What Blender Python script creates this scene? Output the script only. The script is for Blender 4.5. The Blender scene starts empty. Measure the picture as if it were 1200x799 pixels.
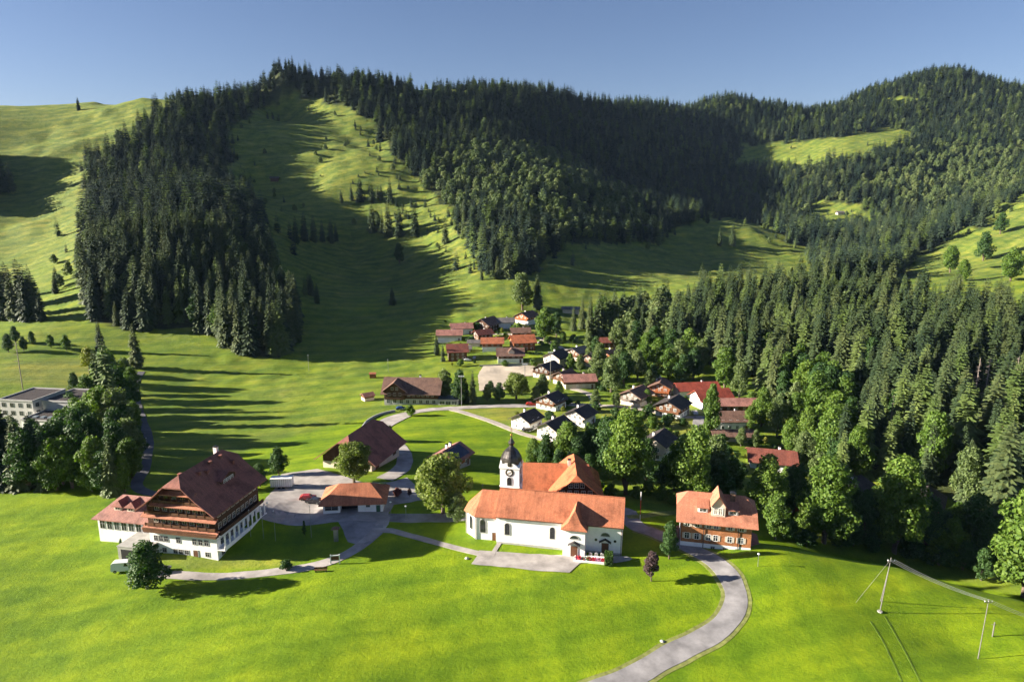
import bpy, math, random
import numpy as np
from mathutils import Vector, Matrix, geometry
from math import sin, cos, tan, atan, pi, radians, sqrt

# ------------------------------------------------------------------ camera, sky, sun, exposure
scene = bpy.context.scene
col = scene.collection
PITCH = radians(12.0); CH = 80.0; F = 800.0
cam_d = bpy.data.cameras.new('camera'); cam = bpy.data.objects.new('camera', cam_d); col.objects.link(cam)
cam.location = (0, 0, CH); cam.rotation_euler = (pi/2 - PITCH, 0, 0)
cam_d.sensor_fit = 'HORIZONTAL'; cam_d.sensor_width = 36.0; cam_d.lens = 36.0 * F / 1200.0
cam_d.clip_start = 1.0; cam_d.clip_end = 12000
scene.camera = cam
SUN_EL = radians(18.3)
SUN_V = Vector((-cos(radians(2)), -sin(radians(2)), 0))        # horizontal direction towards the sun
world = bpy.data.worlds.new('World'); scene.world = world; world.use_nodes = True
wn = world.node_tree.nodes; wl = world.node_tree.links
sky = wn.new('ShaderNodeTexSky'); sky.sky_type = 'NISHITA'; sky.sun_disc = False
sky.sun_elevation = SUN_EL
sky.sun_rotation = math.atan2(SUN_V.x, SUN_V.y)
sky.altitude = 1000; sky.air_density = 1.0; sky.dust_density = 0.8; sky.ozone_density = 3.2
bg = wn['Background']; bg.inputs['Strength'].default_value = 0.031
tint = wn.new('ShaderNodeMix'); tint.data_type = 'RGBA'; tint.blend_type = 'MULTIPLY'; tint.inputs[0].default_value = 1.0; tint.inputs[7].default_value = (1.10, .97, 1.03, 1)
wl.new(sky.outputs[0], tint.inputs[6]); wl.new(tint.outputs[2], bg.inputs['Color'])
sd = bpy.data.lights.new('sun', 'SUN'); sd.energy = 5.0; sd.angle = radians(0.5); sd.color = (1.0, 0.90, 0.74)
sun = bpy.data.objects.new('sun', sd); col.objects.link(sun)
to_sun = Vector((SUN_V.x*cos(SUN_EL), SUN_V.y*cos(SUN_EL), sin(SUN_EL)))
sun.rotation_euler = to_sun.to_track_quat('Z', 'Y').to_euler(); sun.location = (-200, 0, 300)
scene.view_settings.view_transform = 'Standard'; scene.view_settings.look = 'None'
scene.view_settings.gamma = 1.0; scene.view_settings.exposure = 1.98
scene.render.engine = 'CYCLES'
cy = scene.cycles
cy.max_bounces = 5; cy.diffuse_bounces = 3; cy.glossy_bounces = 2; cy.transmission_bounces = 3
cy.transparent_max_bounces = 6; cy.volume_bounces = 0; cy.caustics_reflective = False; cy.caustics_refractive = False
cy.use_adaptive_sampling = True; cy.adaptive_threshold = 0.02; cy.use_denoising = True
try: cy.denoiser = 'OPENIMAGEDENOISE'
except Exception: pass

# ------------------------------------------------------------------ terrain height function
def tv(v): return math.tan(-PITCH - atan((v - 400.0) / F))      # rise per metre of a sight line through row v
def world_at(u, v, Y):
    Z = CH + Y * tv(v); D = Y * cos(PITCH) + (CH - Z) * sin(PITCH)
    return ((u - 600.0) / F * D, Y, Z)
CPX = [(0,799,101),(300,799,100),(600,799,103),(900,799,103),(1200,799,102),
 (0,700,126),(200,700,126),(450,700,125),(650,700,125),(850,700,126),(1032,716,123.5),(1148,772,111.3),
 (900,640,145),(1050,665,142.5),(1200,705,134),(840,640,146),(262,658,140),(150,640,147),(60,600,165),(130,575,178),(20,572,181),
 (170,540,205),(230,560,193),(30,470,290),(30,430,340),(50,390,400),(50,350,480),(50,300,600),(50,250,720),(50,200,830),(50,150,930),
 (-20,122,1010),(80,121,1015),(170,119,1010),
 (300,500,258),(250,450,335),(400,450,335),(400,400,430),(450,350,540),(420,300,700),(480,330,610),(400,250,800),(320,205,870),(410,200,865),(340,150,985),(400,150,1000),(300,230,820),(400,95,1130),(440,98,1130),(365,96,1110),(330,128,1080),
 (300,400,405),(200,380,425),(240,300,505),(250,250,640),(210,200,780),(240,150,920),(240,121,1010),(285,110,1050),(330,98,1090),(290,200,870),(320,250,730),(340,330,545),
 (600,330,550),(560,300,630),(600,250,720),(520,220,840),(640,220,830),(570,180,950),(480,150,1030),(560,150,1060),(640,150,1170),(600,107,1290),(500,106,1160),(550,108,1230),(650,113,1340),(700,124,1410),(780,127,1500),(850,118,1600),(930,136,1650),(965,134,1700),
 (750,270,800),(740,240,1120),(820,240,1170),(740,200,1240),(810,200,1320),(740,160,1330),(850,160,1480),(700,320,610),(780,305,720),(900,300,790),(860,265,860),(700,370,500),
 (900,185,1400),(1030,168,1340),(980,250,1080),(1000,200,1200),(1090,88,1760),(1190,112,1700),(1200,200,1150),(1100,200,1200),(1100,150,1450),(1015,112,1720),(1150,150,1400),
 (1060,270,950),(1190,240,820),(1150,300,680),(1080,320,640),(1000,450,310),(1150,450,300),(850,450,330),(850,400,400),(1000,350,480),(1150,350,470),(1000,400,390),
 (950,330,540),(750,380,470),(1200,330,500),(1150,400,380),(850,340,540),(600,500,255),(700,450,330),(600,400,420),(600,450,330),(500,480,280),(800,500,255),(900,550,215),
 (800,550,212),(700,580,183),(500,580,175),(400,550,195),(850,590,180),(600,620,154),(1000,560,215),(1150,560,205),(400,610,157),(330,610,157),(560,650,142),(730,650,142),(650,640,146),(450,640,146),(760,600,165),(305,602,156),(315,588,166)]
CP = [world_at(*c) for c in CPX]
CP += [(60,170,-9.5),(90,168,-16),(115,160,-22),(-110,205,-4),(-150,200,-3),(130,185,-17),(150,150,-20),(95,185,-12),
 (0,0,-12),(-250,0,5),(300,0,-30),(0,-350,-30),(-300,-350,0),(350,-350,-40),(0,60,-6),(-120,60,4),(120,60,-10),
 (600,300,20),(900,600,80),(900,100,0),(-600,300,30),(-800,650,120),(-700,0,20),(-1000,1000,240),
 (-700,1350,150),(-450,1350,150),(-150,1400,170),(100,1500,150),(300,1800,150),(500,2050,150),(900,2200,230),(1400,2050,230),(1500,1300,200),(1400,800,150),
 (-1300,2000,50),(0,2400,50),(1000,2900,50),(1900,2500,100)]
RIDGE = [(-20,122,1010),(80,121,1015),(170,119,1010),(240,121,1010),(285,110,1050),(330,98,1090),(365,98,1110),(400,100,1130),(440,104,1130),(500,106,1160),(550,108,1230),(600,107,1290),(650,113,1340),(700,124,1410),(780,127,1500),(850,118,1600),(930,136,1650),(965,134,1700),(1015,112,1720),(1090,88,1760),(1190,112,1700)]
for r_ in RIDGE:
    q_ = world_at(*r_); CP.append((q_[0]*1.05, q_[1]+55, q_[2]-8))
CP = np.array(CP, float)
SC = 300.0
def _phi(r2): return 0.5 * r2 * np.log(r2 + 1e-12)
def _tps(P, lam):
    n = len(P); X = P[:, :2] / SC
    d2 = ((X[:, None] - X[None]) ** 2).sum(-1)
    A = np.zeros((n+3, n+3)); A[:n, :n] = _phi(d2) + lam * np.eye(n)
    A[:n, n] = 1; A[:n, n+1:] = X; A[n, :n] = 1; A[n+1:, :n] = X.T
    return np.linalg.solve(A, np.concatenate([P[:, 2], np.zeros(3)]))
W_ = _tps(CP, 2e-5)
def _heval(x, y):
    x = np.asarray(x, float); y = np.asarray(y, float); sh = x.shape
    x = x.ravel() / SC; y = y.ravel() / SC; out = np.empty_like(x)
    cx = CP[:, 0] / SC; cyy = CP[:, 1] / SC; n = len(CP)
    for i in range(0, len(x), 20000):
        a = x[i:i+20000]; b = y[i:i+20000]
        d2 = (a[:, None] - cx) ** 2 + (b[:, None] - cyy) ** 2
        out[i:i+20000] = _phi(d2) @ W_[:n] + W_[n] + W_[n+1]*a + W_[n+2]*b
    return out.reshape(sh)
def _noise2(x, y, s, seed):                       # cheap smooth value noise from a few sines
    r = np.random.RandomState(seed); z = 0
    for k in range(7):
        a = r.uniform(0, 2*pi); f = (2*pi/s) * r.uniform(.6, 1.8); p = r.uniform(0, 2*pi)
        z = z + np.sin((x*np.cos(a) + y*np.sin(a))*f + p + 1.3*np.sin((x*np.sin(a) - y*np.cos(a))*f*.7 + p*2))
    return z / 7.0
def _lines(brk):                                 # brk: (start, step) ... end
    out = []
    for (a, st), (b, _) in zip(brk[:-1], brk[1:]):
        out += list(np.arange(a, b, st))
    return np.array(out + [brk[-1][0]], float)
GX = _lines([(-2600, 100), (-1200, 25), (-600, 6), (-170, 1.1), (170, 6), (600, 10), (1500, 60), (3000, 0)])
GY = _lines([(-400, 40), (40, 5), (95, 1.1), (240, 2.5), (500, 6), (1250, 10), (2000, 60), (3500, 0)])
MX, MY = np.meshgrid(GX, GY)
CO = MX[::1, ::1]
HZ = _heval(MX, MY)
far = np.clip((MY - 380) / 400, 0, 1)
HZ = HZ + far * (6.0*_noise2(MX, MY, 160, 1) + 2.2*_noise2(MX, MY, 55, 2)) * np.clip(HZ/60, 0.15, 1) \
        + np.clip((MY-250)/200, 0, 1)*np.clip((1400-MY)/400, 0, 1) * 1.1 * _noise2(MX, MY, 24, 3) + np.clip((MY-520)/200, 0, 1)*np.clip((1500-MY)/400, 0, 1)*(1.6*_noise2(MX, MY, 38, 13) + 3.0*_noise2(MX, MY, 85, 14)) \
        + 0.10*_noise2(MX, MY, 14, 4) + 0.045*_noise2(MX, MY, 4.5, 5)
def H(x, y):
    x = np.asarray(x, float); y = np.asarray(y, float)
    i = np.clip(np.searchsorted(GX, x) - 1, 0, len(GX)-2); j = np.clip(np.searchsorted(GY, y) - 1, 0, len(GY)-2)
    a = np.clip((x - GX[i]) / (GX[i+1] - GX[i]), 0, 1); b = np.clip((y - GY[j]) / (GY[j+1] - GY[j]), 0, 1)
    return (HZ[j, i]*(1-a)*(1-b) + HZ[j, i+1]*a*(1-b) + HZ[j+1, i]*(1-a)*b + HZ[j+1, i+1]*a*b)
def project(x, y, z):
    D = y*cos(PITCH) - (z - CH)*sin(PITCH); up = y*sin(PITCH) + (z - CH)*cos(PITCH)
    return 600 + F*x/D, 400 - F*up/D
def G(u, v, dz=0.0):                              # where the sight line of a photo point meets the ground
    t = tv(v); Y = np.concatenate([np.arange(60, 400, .5), np.arange(400, 2200, 2.0)])
    Z = CH + Y*t; D = Y*cos(PITCH) + (CH - Z)*sin(PITCH); X = (u-600)/F*D
    d = Z - H(X, Y)
    k = np.argmax(d < 0)
    if d[k] >= 0: k = len(Y) - 1
    f = d[k-1] / (d[k-1] - d[k] + 1e-9); f = min(max(f, 0), 1)
    y = Y[k-1] + f*(Y[k]-Y[k-1]); x = X[k-1] + f*(X[k]-X[k-1])
    return Vector((float(x), float(y), float(H(x, y)) + dz))
def in_poly(u, v, poly):
    u = np.asarray(u); v = np.asarray(v); ins = np.zeros(u.shape, bool); n = len(poly)
    for i in range(n):
        x1, y1 = poly[i]; x2, y2 = poly[(i+1) % n]
        if y1 == y2: continue
        c = ((y1 > v) != (y2 > v)) & (u < (x2-x1)*(v-y1)/(y2-y1) + x1)
        ins ^= c
    return ins
# ------------------------------------------------------------------ materials
MATS = {}
def nmat(name):
    m = bpy.data.materials.new(name); m.use_nodes = True; MATS[name] = m
    return m, m.node_tree.nodes, m.node_tree.links, m.node_tree.nodes['Principled BSDF']
def ramp(n, stops, interp='LINEAR'):
    r = n.new('ShaderNodeValToRGB'); cr = r.color_ramp; cr.interpolation = interp
    while len(cr.elements) < len(stops): cr.elements.new(0.5)
    for e, (p, c) in zip(cr.elements, stops): e.position = p; e.color = (*c, 1)
    return r
def noise(n, l, vec, scale, detail=4, rough=.6, dist=0):
    t = n.new('ShaderNodeTexNoise'); t.inputs['Scale'].default_value = scale; t.inputs['Detail'].default_value = detail
    t.inputs['Roughness'].default_value = rough; t.inputs['Distortion'].default_value = dist
    if vec is not None: l.new(vec, t.inputs['Vector'])
    return t
def mixc(n, l, fac, a, b, mode='MIX'):
    m = n.new('ShaderNodeMix'); m.data_type = 'RGBA'; m.blend_type = mode
    for s, v in ((m.inputs[0], fac), (m.inputs[6], a), (m.inputs[7], b)):
        if isinstance(v, (int, float)): s.default_value = v
        elif isinstance(v, tuple): s.default_value = (*v, 1) if len(v) == 3 else v
        else: l.new(v, s)
    return m.outputs[2]
def mapping(n, l, src, scale=(1,1,1), rot=(0,0,0)):
    m = n.new('ShaderNodeMapping'); m.inputs['Scale'].default_value = scale; m.inputs['Rotation'].default_value = rot
    l.new(src, m.inputs['Vector']); return m.outputs[0]
def plain(name, c, rough=.7, var=.15, scale=1.2, metal=0, bump=0, spec=.3, detail=5):
    m, n, l, b = nmat(name)
    tc = n.new('ShaderNodeTexCoord')
    t = noise(n, l, tc.outputs['Object'], scale, detail)
    lo = tuple(x*(1-var*1.6) for x in c); hi = tuple(min(1, x*(1+var)) for x in c)
    r = ramp(n, [(.3, lo), (.7, hi)]); l.new(t.outputs[0], r.inputs[0]); l.new(r.outputs[0], b.inputs['Base Color'])
    b.inputs['Roughness'].default_value = rough; b.inputs['Metallic'].default_value = metal
    b.inputs['Specular IOR Level'].default_value = spec
    if bump:
        bp = n.new('ShaderNodeBump'); bp.inputs['Strength'].default_value = bump; bp.inputs['Distance'].default_value = .05
        t2 = noise(n, l, tc.outputs['Object'], scale*6, 4); l.new(t2.outputs[0], bp.inputs['Height']); l.new(bp.outputs[0], b.inputs['Normal'])
    return m
def tiles(name, c, c2, rough=.75, patch=.35, course=.33, streak=.5):
    """Roof tiles: courses and columns as bump, single tiles and large weathered patches as colour."""
    m, n, l, b = nmat(name)
    tc = n.new('ShaderNodeTexCoord')
    br = n.new('ShaderNodeTexBrick'); br.inputs['Scale'].default_value = 1.0
    br.inputs['Brick Width'].default_value = .30; br.inputs['Row Height'].default_value = course; br.inputs['Mortar Size'].default_value = .02
    br.inputs['Color1'].default_value = (*c, 1); br.inputs['Color2'].default_value = (*c2, 1); br.inputs['Mortar'].default_value = tuple(x*.45 for x in c) + (1,)
    br.inputs['Bias'].default_value = -.2
    uv = tc.outputs['UV']; l.new(uv, br.inputs['Vector'])
    big = noise(n, l, tc.outputs['Object'], patch, 6, .65); rr = ramp(n, [(.35, (.62,.60,.60)), (.5, (1,1,1)), (.7, (1.22,1.18,1.12))])
    l.new(big.outputs[0], rr.inputs[0])
    c1 = mixc(n, l, 1.0, br.outputs[0], rr.outputs[0], 'MULTIPLY')
    st = noise(n, l, mapping(n, l, uv, (1.6, .12, 1)), 1.0, 5, .7); sr = ramp(n, [(.35, (.72,.72,.72)), (.62, (1.08,1.08,1.08))]); l.new(st.outputs[0], sr.inputs[0])
    c3 = mixc(n, l, streak, c1, mixc(n, l, 1.0, c1, sr.outputs[0], 'MULTIPLY'))
    fine = noise(n, l, tc.outputs['Object'], 5, 3, .7); fr = ramp(n, [(.3, (.80,.80,.82)), (.7, (1.15,1.13,1.10))]); l.new(fine.outputs[0], fr.inputs[0])
    c4 = mixc(n, l, .8, c3, mixc(n, l, 1.0, c3, fr.outputs[0], 'MULTIPLY'))
    l.new(c4, b.inputs['Base Color'])
    bp = n.new('ShaderNodeBump'); bp.inputs['Strength'].default_value = .5; bp.inputs['Distance'].default_value = .04
    l.new(br.outputs[1], bp.inputs['Height']); bp.invert = True; l.new(bp.outputs[0], b.inputs['Normal'])
    b.inputs['Roughness'].default_value = rough; b.inputs['Specular IOR Level'].default_value = .25
    return m
def boards(name, c, c2, pitch=.18, rough=.75, shingle=False):
    m, n, l, b = nmat(name)
    tc = n.new('ShaderNodeTexCoord'); br = n.new('ShaderNodeTexBrick'); br.inputs['Scale'].default_value = 1.0
    br.inputs['Brick Width'].default_value = .22 if shingle else 4.0; br.inputs['Row Height'].default_value = pitch
    br.inputs['Mortar Size'].default_value = .012
    br.inputs['Color1'].default_value = (*c, 1); br.inputs['Color2'].default_value = (*c2, 1); br.inputs['Mortar'].default_value = tuple(x*.4 for x in c) + (1,)
    l.new(tc.outputs['UV'], br.inputs['Vector'])
    big = noise(n, l, tc.outputs['Object'], .5, 6, .7); rr = ramp(n, [(.3, (.6,.6,.6)), (.7, (1.25,1.2,1.15))]); l.new(big.outputs[0], rr.inputs[0])
    l.new(mixc(n, l, 1.0, br.outputs[0], rr.outputs[0], 'MULTIPLY'), b.inputs['Base Color'])
    bp = n.new('ShaderNodeBump'); bp.inputs['Strength'].default_value = .6; bp.inputs['Distance'].default_value = .03; bp.invert = True
    l.new(br.outputs[1], bp.inputs['Height']); l.new(bp.outputs[0], b.inputs['Normal']); b.inputs['Roughness'].default_value = rough
    b.inputs['Specular IOR Level'].default_value = .2
    return m
tiles('red_tiles', (.42,.14,.07), (.50,.18,.09))
tiles('church_tiles', (.47,.165,.085), (.54,.215,.115), patch=.22, streak=.9)
tiles('orange_tiles', (.50,.155,.07), (.56,.19,.085), streak=.5)
tiles('pink_tiles', (.36,.17,.14), (.43,.22,.18))
tiles('salmon_tiles', (.48,.195,.12), (.54,.24,.15), patch=.22, streak=.7)
tiles('dark_red_tiles', (.22,.07,.05), (.27,.095,.07))
tiles('purple_tiles', (.29,.115,.088), (.35,.145,.11), streak=.8)
tiles('brown_tiles', (.18,.105,.08), (.24,.14,.11))
tiles('bright_red_tiles', (.32,.065,.042), (.38,.09,.055))
tiles('slate_tiles', (.060,.050,.050), (.085,.072,.070))
tiles('grey_tiles', (.16,.15,.15), (.22,.20,.19))
boards('dark_wood', (.080,.042,.026), (.115,.060,.036))
boards('brown_wood', (.13,.062,.032), (.18,.085,.045))
boards('shingle_wood', (.42,.17,.075), (.50,.23,.11), .25, shingle=True)
boards('orange_wood', (.34,.11,.045), (.42,.15,.06))
boards('grey_wood', (.19,.16,.14), (.25,.21,.18))
plain('white_plaster', (.84,.83,.82), .85, .06, .8, bump=.12)
plain('cream_plaster', (.62,.53,.44), .85, .08, .8)
plain('grey_plaster', (.46,.45,.44), .85, .1, .8)
plain('stone_sill', (.42,.41,.40), .8, .12, 2)
plain('concrete', (.36,.35,.33), .85, .15, .7, bump=.2)
plain('white_paint', (.78,.78,.76), .5, .05, 2)
plain('white_metal', (.75,.76,.78), .35, .04, 2)
plain('red_paint', (.45,.05,.035), .5, .1, 2)
plain('green_paint', (.05,.12,.07), .5, .1, 2)
plain('dark_metal', (.05,.05,.055), .4, .2, 2, metal=.6)
plain('grey_metal', (.30,.31,.32), .4, .15, 2, metal=.7)
plain('dome_copper', (.10,.09,.085), .33, .35, 1.2, metal=.75, bump=.1)
plain('gold', (.65,.42,.10), .3, .1, 2, metal=1)
plain('door_wood', (.14,.06,.03), .6, .2, 3)
plain('opening_shade', (.018,.017,.018), .8, .1, 2)  # near-black colour standing in for the shade inside openings
plain('tyre_rubber', (.02,.02,.02), .8, .1, 2)
plain('pole_wood', (.16,.15,.14), .8, .2, 3)
plain('bark', (.13,.10,.075), .9, .3, 3, bump=.4)
plain('pale_bark', (.30,.27,.23), .9, .3, 3, bump=.4)
plain('soil', (.10,.06,.035), .95, .3, 3)
plain('red_flowers', (.45,.03,.05), .8, .3, 8)
plain('pink_flowers', (.50,.22,.35), .8, .3, 8)
plain('white_flowers', (.7,.68,.62), .8, .2, 8)
plain('timber_logs', (.38,.24,.13), .8, .3, 4)
plain('blue_panel', (.015,.022,.05), .12, .2, 3, spec=.6)
def glass(name, c, rough=.08):
    m, n, l, b = nmat(name)
    b.inputs['Base Color'].default_value = (*c, 1); b.inputs['Roughness'].default_value = rough; b.inputs['Specular IOR Level'].default_value = .7
    oi = n.new('ShaderNodeObjectInfo'); r = ramp(n, [(0, tuple(x*.5 for x in c)), (.7, c), (1, tuple(x*2.5 for x in c))])
    l.new(oi.outputs['Random'], r.inputs[0]); l.new(r.outputs[0], b.inputs['Base Color']); return m
glass('window_glass', (.035,.040,.045)); glass('pale_glass', (.22,.26,.30), .15)
def paint(name, c, rough=.25):
    m, n, l, b = nmat(name); b.inputs['Base Color'].default_value = (*c, 1); b.inputs['Roughness'].default_value = rough
    b.inputs['Coat Weight'].default_value = .6
    return m
for nm, c in (('car_white', (.72,.73,.74)), ('car_silver', (.42,.43,.45)), ('car_blue', (.03,.07,.22)), ('car_red', (.35,.03,.02)), ('car_black', (.02,.02,.025)), ('car_grey', (.14,.15,.16))): paint(nm, c)
def leafmat(name, lo, mid, hi, island=.5, trans=.25):
    """Leaves: each tree gets its own tone, each leaf clump a small step off it; thin leaves let light through."""
    m, n, l, b = nmat(name)
    oi = n.new('ShaderNodeObjectInfo'); ge = n.new('ShaderNodeNewGeometry')
    r = ramp(n, [(0, lo), (.5, mid), (1, hi)])
    ma = n.new('ShaderNodeMath'); ma.operation = 'MULTIPLY'; ma.inputs[1].default_value = 1-island; l.new(oi.outputs['Random'], ma.inputs[0])
    mb = n.new('ShaderNodeMath'); mb.operation = 'MULTIPLY_ADD'; mb.inputs[1].default_value = island; l.new(ge.outputs['Random Per Island'], mb.inputs[0]); l.new(ma.outputs[0], mb.inputs[2])
    l.new(mb.outputs[0], r.inputs[0])
    b.inputs['Roughness'].default_value = .6; b.inputs['Specular IOR Level'].default_value = .25
    l.new(r.outputs[0], b.inputs['Base Color'])
    tr = n.new('ShaderNodeBsdfTranslucent'); tcol = mixc(n, l, 1.0, r.outputs[0], (1.3,1.5,.5), 'MULTIPLY'); l.new(tcol, tr.inputs['Color'])
    mx = n.new('ShaderNodeMixShader'); mx.inputs[0].default_value = trans; l.new(b.outputs[0], mx.inputs[1]); l.new(tr.outputs[0], mx.inputs[2])
    l.new(mx.outputs[0], n['Material Output'].inputs['Surface']); return m
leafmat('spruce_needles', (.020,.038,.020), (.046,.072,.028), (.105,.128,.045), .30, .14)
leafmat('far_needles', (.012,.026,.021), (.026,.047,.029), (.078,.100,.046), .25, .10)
leafmat('bright_needles', (.06,.10,.025), (.09,.13,.035), (.13,.17,.05), .4, .15)
leafmat('broad_leaves', (.042,.085,.012), (.080,.145,.020), (.145,.21,.032), .6, .28)
leafmat('lime_leaves', (.075,.115,.018), (.125,.17,.030), (.19,.23,.05), .6, .28)
leafmat('dark_leaves', (.022,.055,.016), (.038,.085,.020), (.062,.12,.028), .6, .22)
leafmat('pale_leaves', (.07,.11,.035), (.11,.155,.05), (.16,.20,.07), .6, .28)
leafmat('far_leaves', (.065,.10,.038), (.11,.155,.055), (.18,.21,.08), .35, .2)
leafmat('copper_leaves', (.055,.035,.04), (.08,.05,.055), (.11,.07,.07), .6, .2)
leafmat('yellow_leaves', (.12,.15,.02), (.19,.21,.03), (.26,.26,.04), .6, .28)
leafmat('pink_leaves', (.16,.06,.06), (.25,.10,.09), (.34,.16,.13), .6, .2)
leafmat('hedge_leaves', (.035,.080,.015), (.055,.11,.02), (.09,.15,.03), .7, .2)
plain('dead_wood', (.30,.25,.22), .9, .2, 3)

def ground_material():
    m, n, l, b = nmat('meadow_grass')
    tc = n.new('ShaderNodeTexCoord'); pos = tc.outputs['Object']
    at = n.new('ShaderNodeAttribute'); at.attribute_name = 'zone'; sep = n.new('ShaderNodeSeparateColor'); l.new(at.outputs['Color'], sep.inputs[0])
    n1 = noise(n, l, pos, .035, 6, .6); n2 = noise(n, l, pos, .25, 6, .65); n3 = noise(n, l, pos, 1.4, 6, .75); n4 = noise(n, l, pos, 6.0, 3, .7)
    lush = ramp(n, [(.3, (.12,.20,.006)), (.5, (.16,.25,.007)), (.7, (.205,.295,.009))]); l.new(n2.outputs[0], lush.inputs[0])
    past = ramp(n, [(.25, (.075,.12,.024)), (.42, (.11,.155,.030)), (.55, (.16,.195,.038)), (.72, (.24,.235,.07))])
    pn = noise(n, l, mapping(n, l, pos, (1, 1, 5)), .06, 8, .72, .4); l.new(pn.outputs[0], past.inputs[0])
    c = mixc(n, l, sep.outputs[1], past.outputs[0], lush.outputs[0])
    dry = ramp(n, [(.3, (.20,.22,.035)), (.7, (.32,.30,.085))]); l.new(n3.outputs[0], dry.inputs[0])
    c = mixc(n, l, sep.outputs[2], c, dry.outputs[0])
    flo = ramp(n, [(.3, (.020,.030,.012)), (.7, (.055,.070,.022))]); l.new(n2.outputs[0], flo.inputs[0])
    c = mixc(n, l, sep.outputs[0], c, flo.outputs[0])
    f3 = ramp(n, [(.30, (.66,.72,.66)), (.5, (1,1,1)), (.70, (1.24,1.18,1.05))]); l.new(n3.outputs[0], f3.inputs[0]); c = mixc(n, l, .85, c, mixc(n, l, 1.0, c, f3.outputs[0], 'MULTIPLY'))
    f4 = ramp(n, [(.3, (.82,.85,.82)), (.7, (1.15,1.12,1.1))]); l.new(n4.outputs[0], f4.inputs[0]); c = mixc(n, l, .8, c, mixc(n, l, 1.0, c, f4.outputs[0], 'MULTIPLY'))
    f1 = ramp(n, [(.35, (.82,.86,.9)), (.65, (1.15,1.08,1.0))]); l.new(n1.outputs[0], f1.inputs[0]); c = mixc(n, l, 1.0, c, f1.outputs[0], 'MULTIPLY')
    # mown swathes
    wv = n.new('ShaderNodeTexWave'); wv.inputs['Scale'].default_value = .07; wv.inputs['Distortion'].default_value = 9.0; wv.inputs['Detail'].default_value = 2.5; wv.inputs['Detail Scale'].default_value = .5
    l.new(mapping(n, l, pos, (1, 1, 1), (0, 0, radians(74))), wv.inputs['Vector'])
    wr = ramp(n, [(.0, (.88,.91,.92)), (.5, (1,1,1)), (1., (1.07,1.05,1.03))]); l.new(wv.outputs[0], wr.inputs[0]); c = mixc(n, l, .8, c, mixc(n, l, 1.0, c, wr.outputs[0], 'MULTIPLY'))
    w2 = n.new('ShaderNodeTexWave'); w2.inputs['Scale'].default_value = .022; w2.inputs['Distortion'].default_value = 3.0; w2.inputs['Detail'].default_value = 2.0; w2.inputs['Detail Scale'].default_value = .4
    l.new(mapping(n, l, pos, (1, 1, 1), (0, 0, radians(68))), w2.inputs['Vector'])
    w2r = ramp(n, [(.0, (.78,.85,.88)), (.42, (.96,.98,1)), (.58, (1.06,1.03,1.0)), (1., (1.14,1.09,1.0))]); l.new(w2.outputs[0], w2r.inputs[0]); c = mixc(n, l, .9, c, mixc(n, l, 1.0, c, w2r.outputs[0], 'MULTIPLY'))
    n5 = noise(n, l, mapping(n, l, pos, (1, .45, 1), (0, 0, .5)), .10, 5, .6, .6); r5 = ramp(n, [(.36, (.70,.80,.85)), (.52, (1,1,1)), (.66, (1.16,1.06,.95))]); l.new(n5.outputs[0], r5.inputs[0]); c = mixc(n, l, .8, c, mixc(n, l, 1.0, c, r5.outputs[0], 'MULTIPLY'))
    l.new(c, b.inputs['Base Color']); b.inputs['Roughness'].default_value = .8; b.inputs['Specular IOR Level'].default_value = .15
    b.inputs['Sheen Weight'].default_value = .0
    b1 = n.new('ShaderNodeBump'); b1.inputs['Strength'].default_value = .45; b1.inputs['Distance'].default_value = .35; l.new(n3.outputs[0], b1.inputs['Height'])
    b2 = n.new('ShaderNodeBump'); b2.inputs['Strength'].default_value = .6; b2.inputs['Distance'].default_value = 2.2; l.new(noise(n, l, mapping(n, l, pos, (1, 1, 4)), .11, 7, .7).outputs[0], b2.inputs['Height'])
    l.new(b1.outputs[0], b2.inputs['Normal'])
    inv = n.new('ShaderNodeMath'); inv.operation = 'SUBTRACT'; inv.inputs[0].default_value = 1.0; l.new(sep.outputs[1], inv.inputs[1])
    mu = n.new('ShaderNodeMath'); mu.operation = 'MULTIPLY'; mu.inputs[1].default_value = .5; l.new(inv.outputs[0], mu.inputs[0]); l.new(mu.outputs[0], b2.inputs['Strength'])
    l.new(b2.outputs[0], b.inputs['Normal'])
    return m
ground_material()
plain('asphalt', (.27,.26,.265), .9, .30, .22, bump=.2, detail=12)
plain('shaded_asphalt', (.11,.11,.12), .9, .2, .3, bump=.2, detail=10)  # darker copy of the asphalt, the left lane's shade painted into its colour
plain('gravel', (.38,.34,.30), .95, .18, .6, bump=.3, detail=8)
plain('paving', (.36,.33,.315), .9, .24, .25, bump=.2, detail=12)
plain('sand', (.42,.36,.29), .95, .12, .3, detail=8)
plain('rut_grass', (.10,.165,.010), .95, .3, .8, detail=8)
plain('track_grass', (.20,.22,.06), .95, .3, .8, detail=8)

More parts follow.
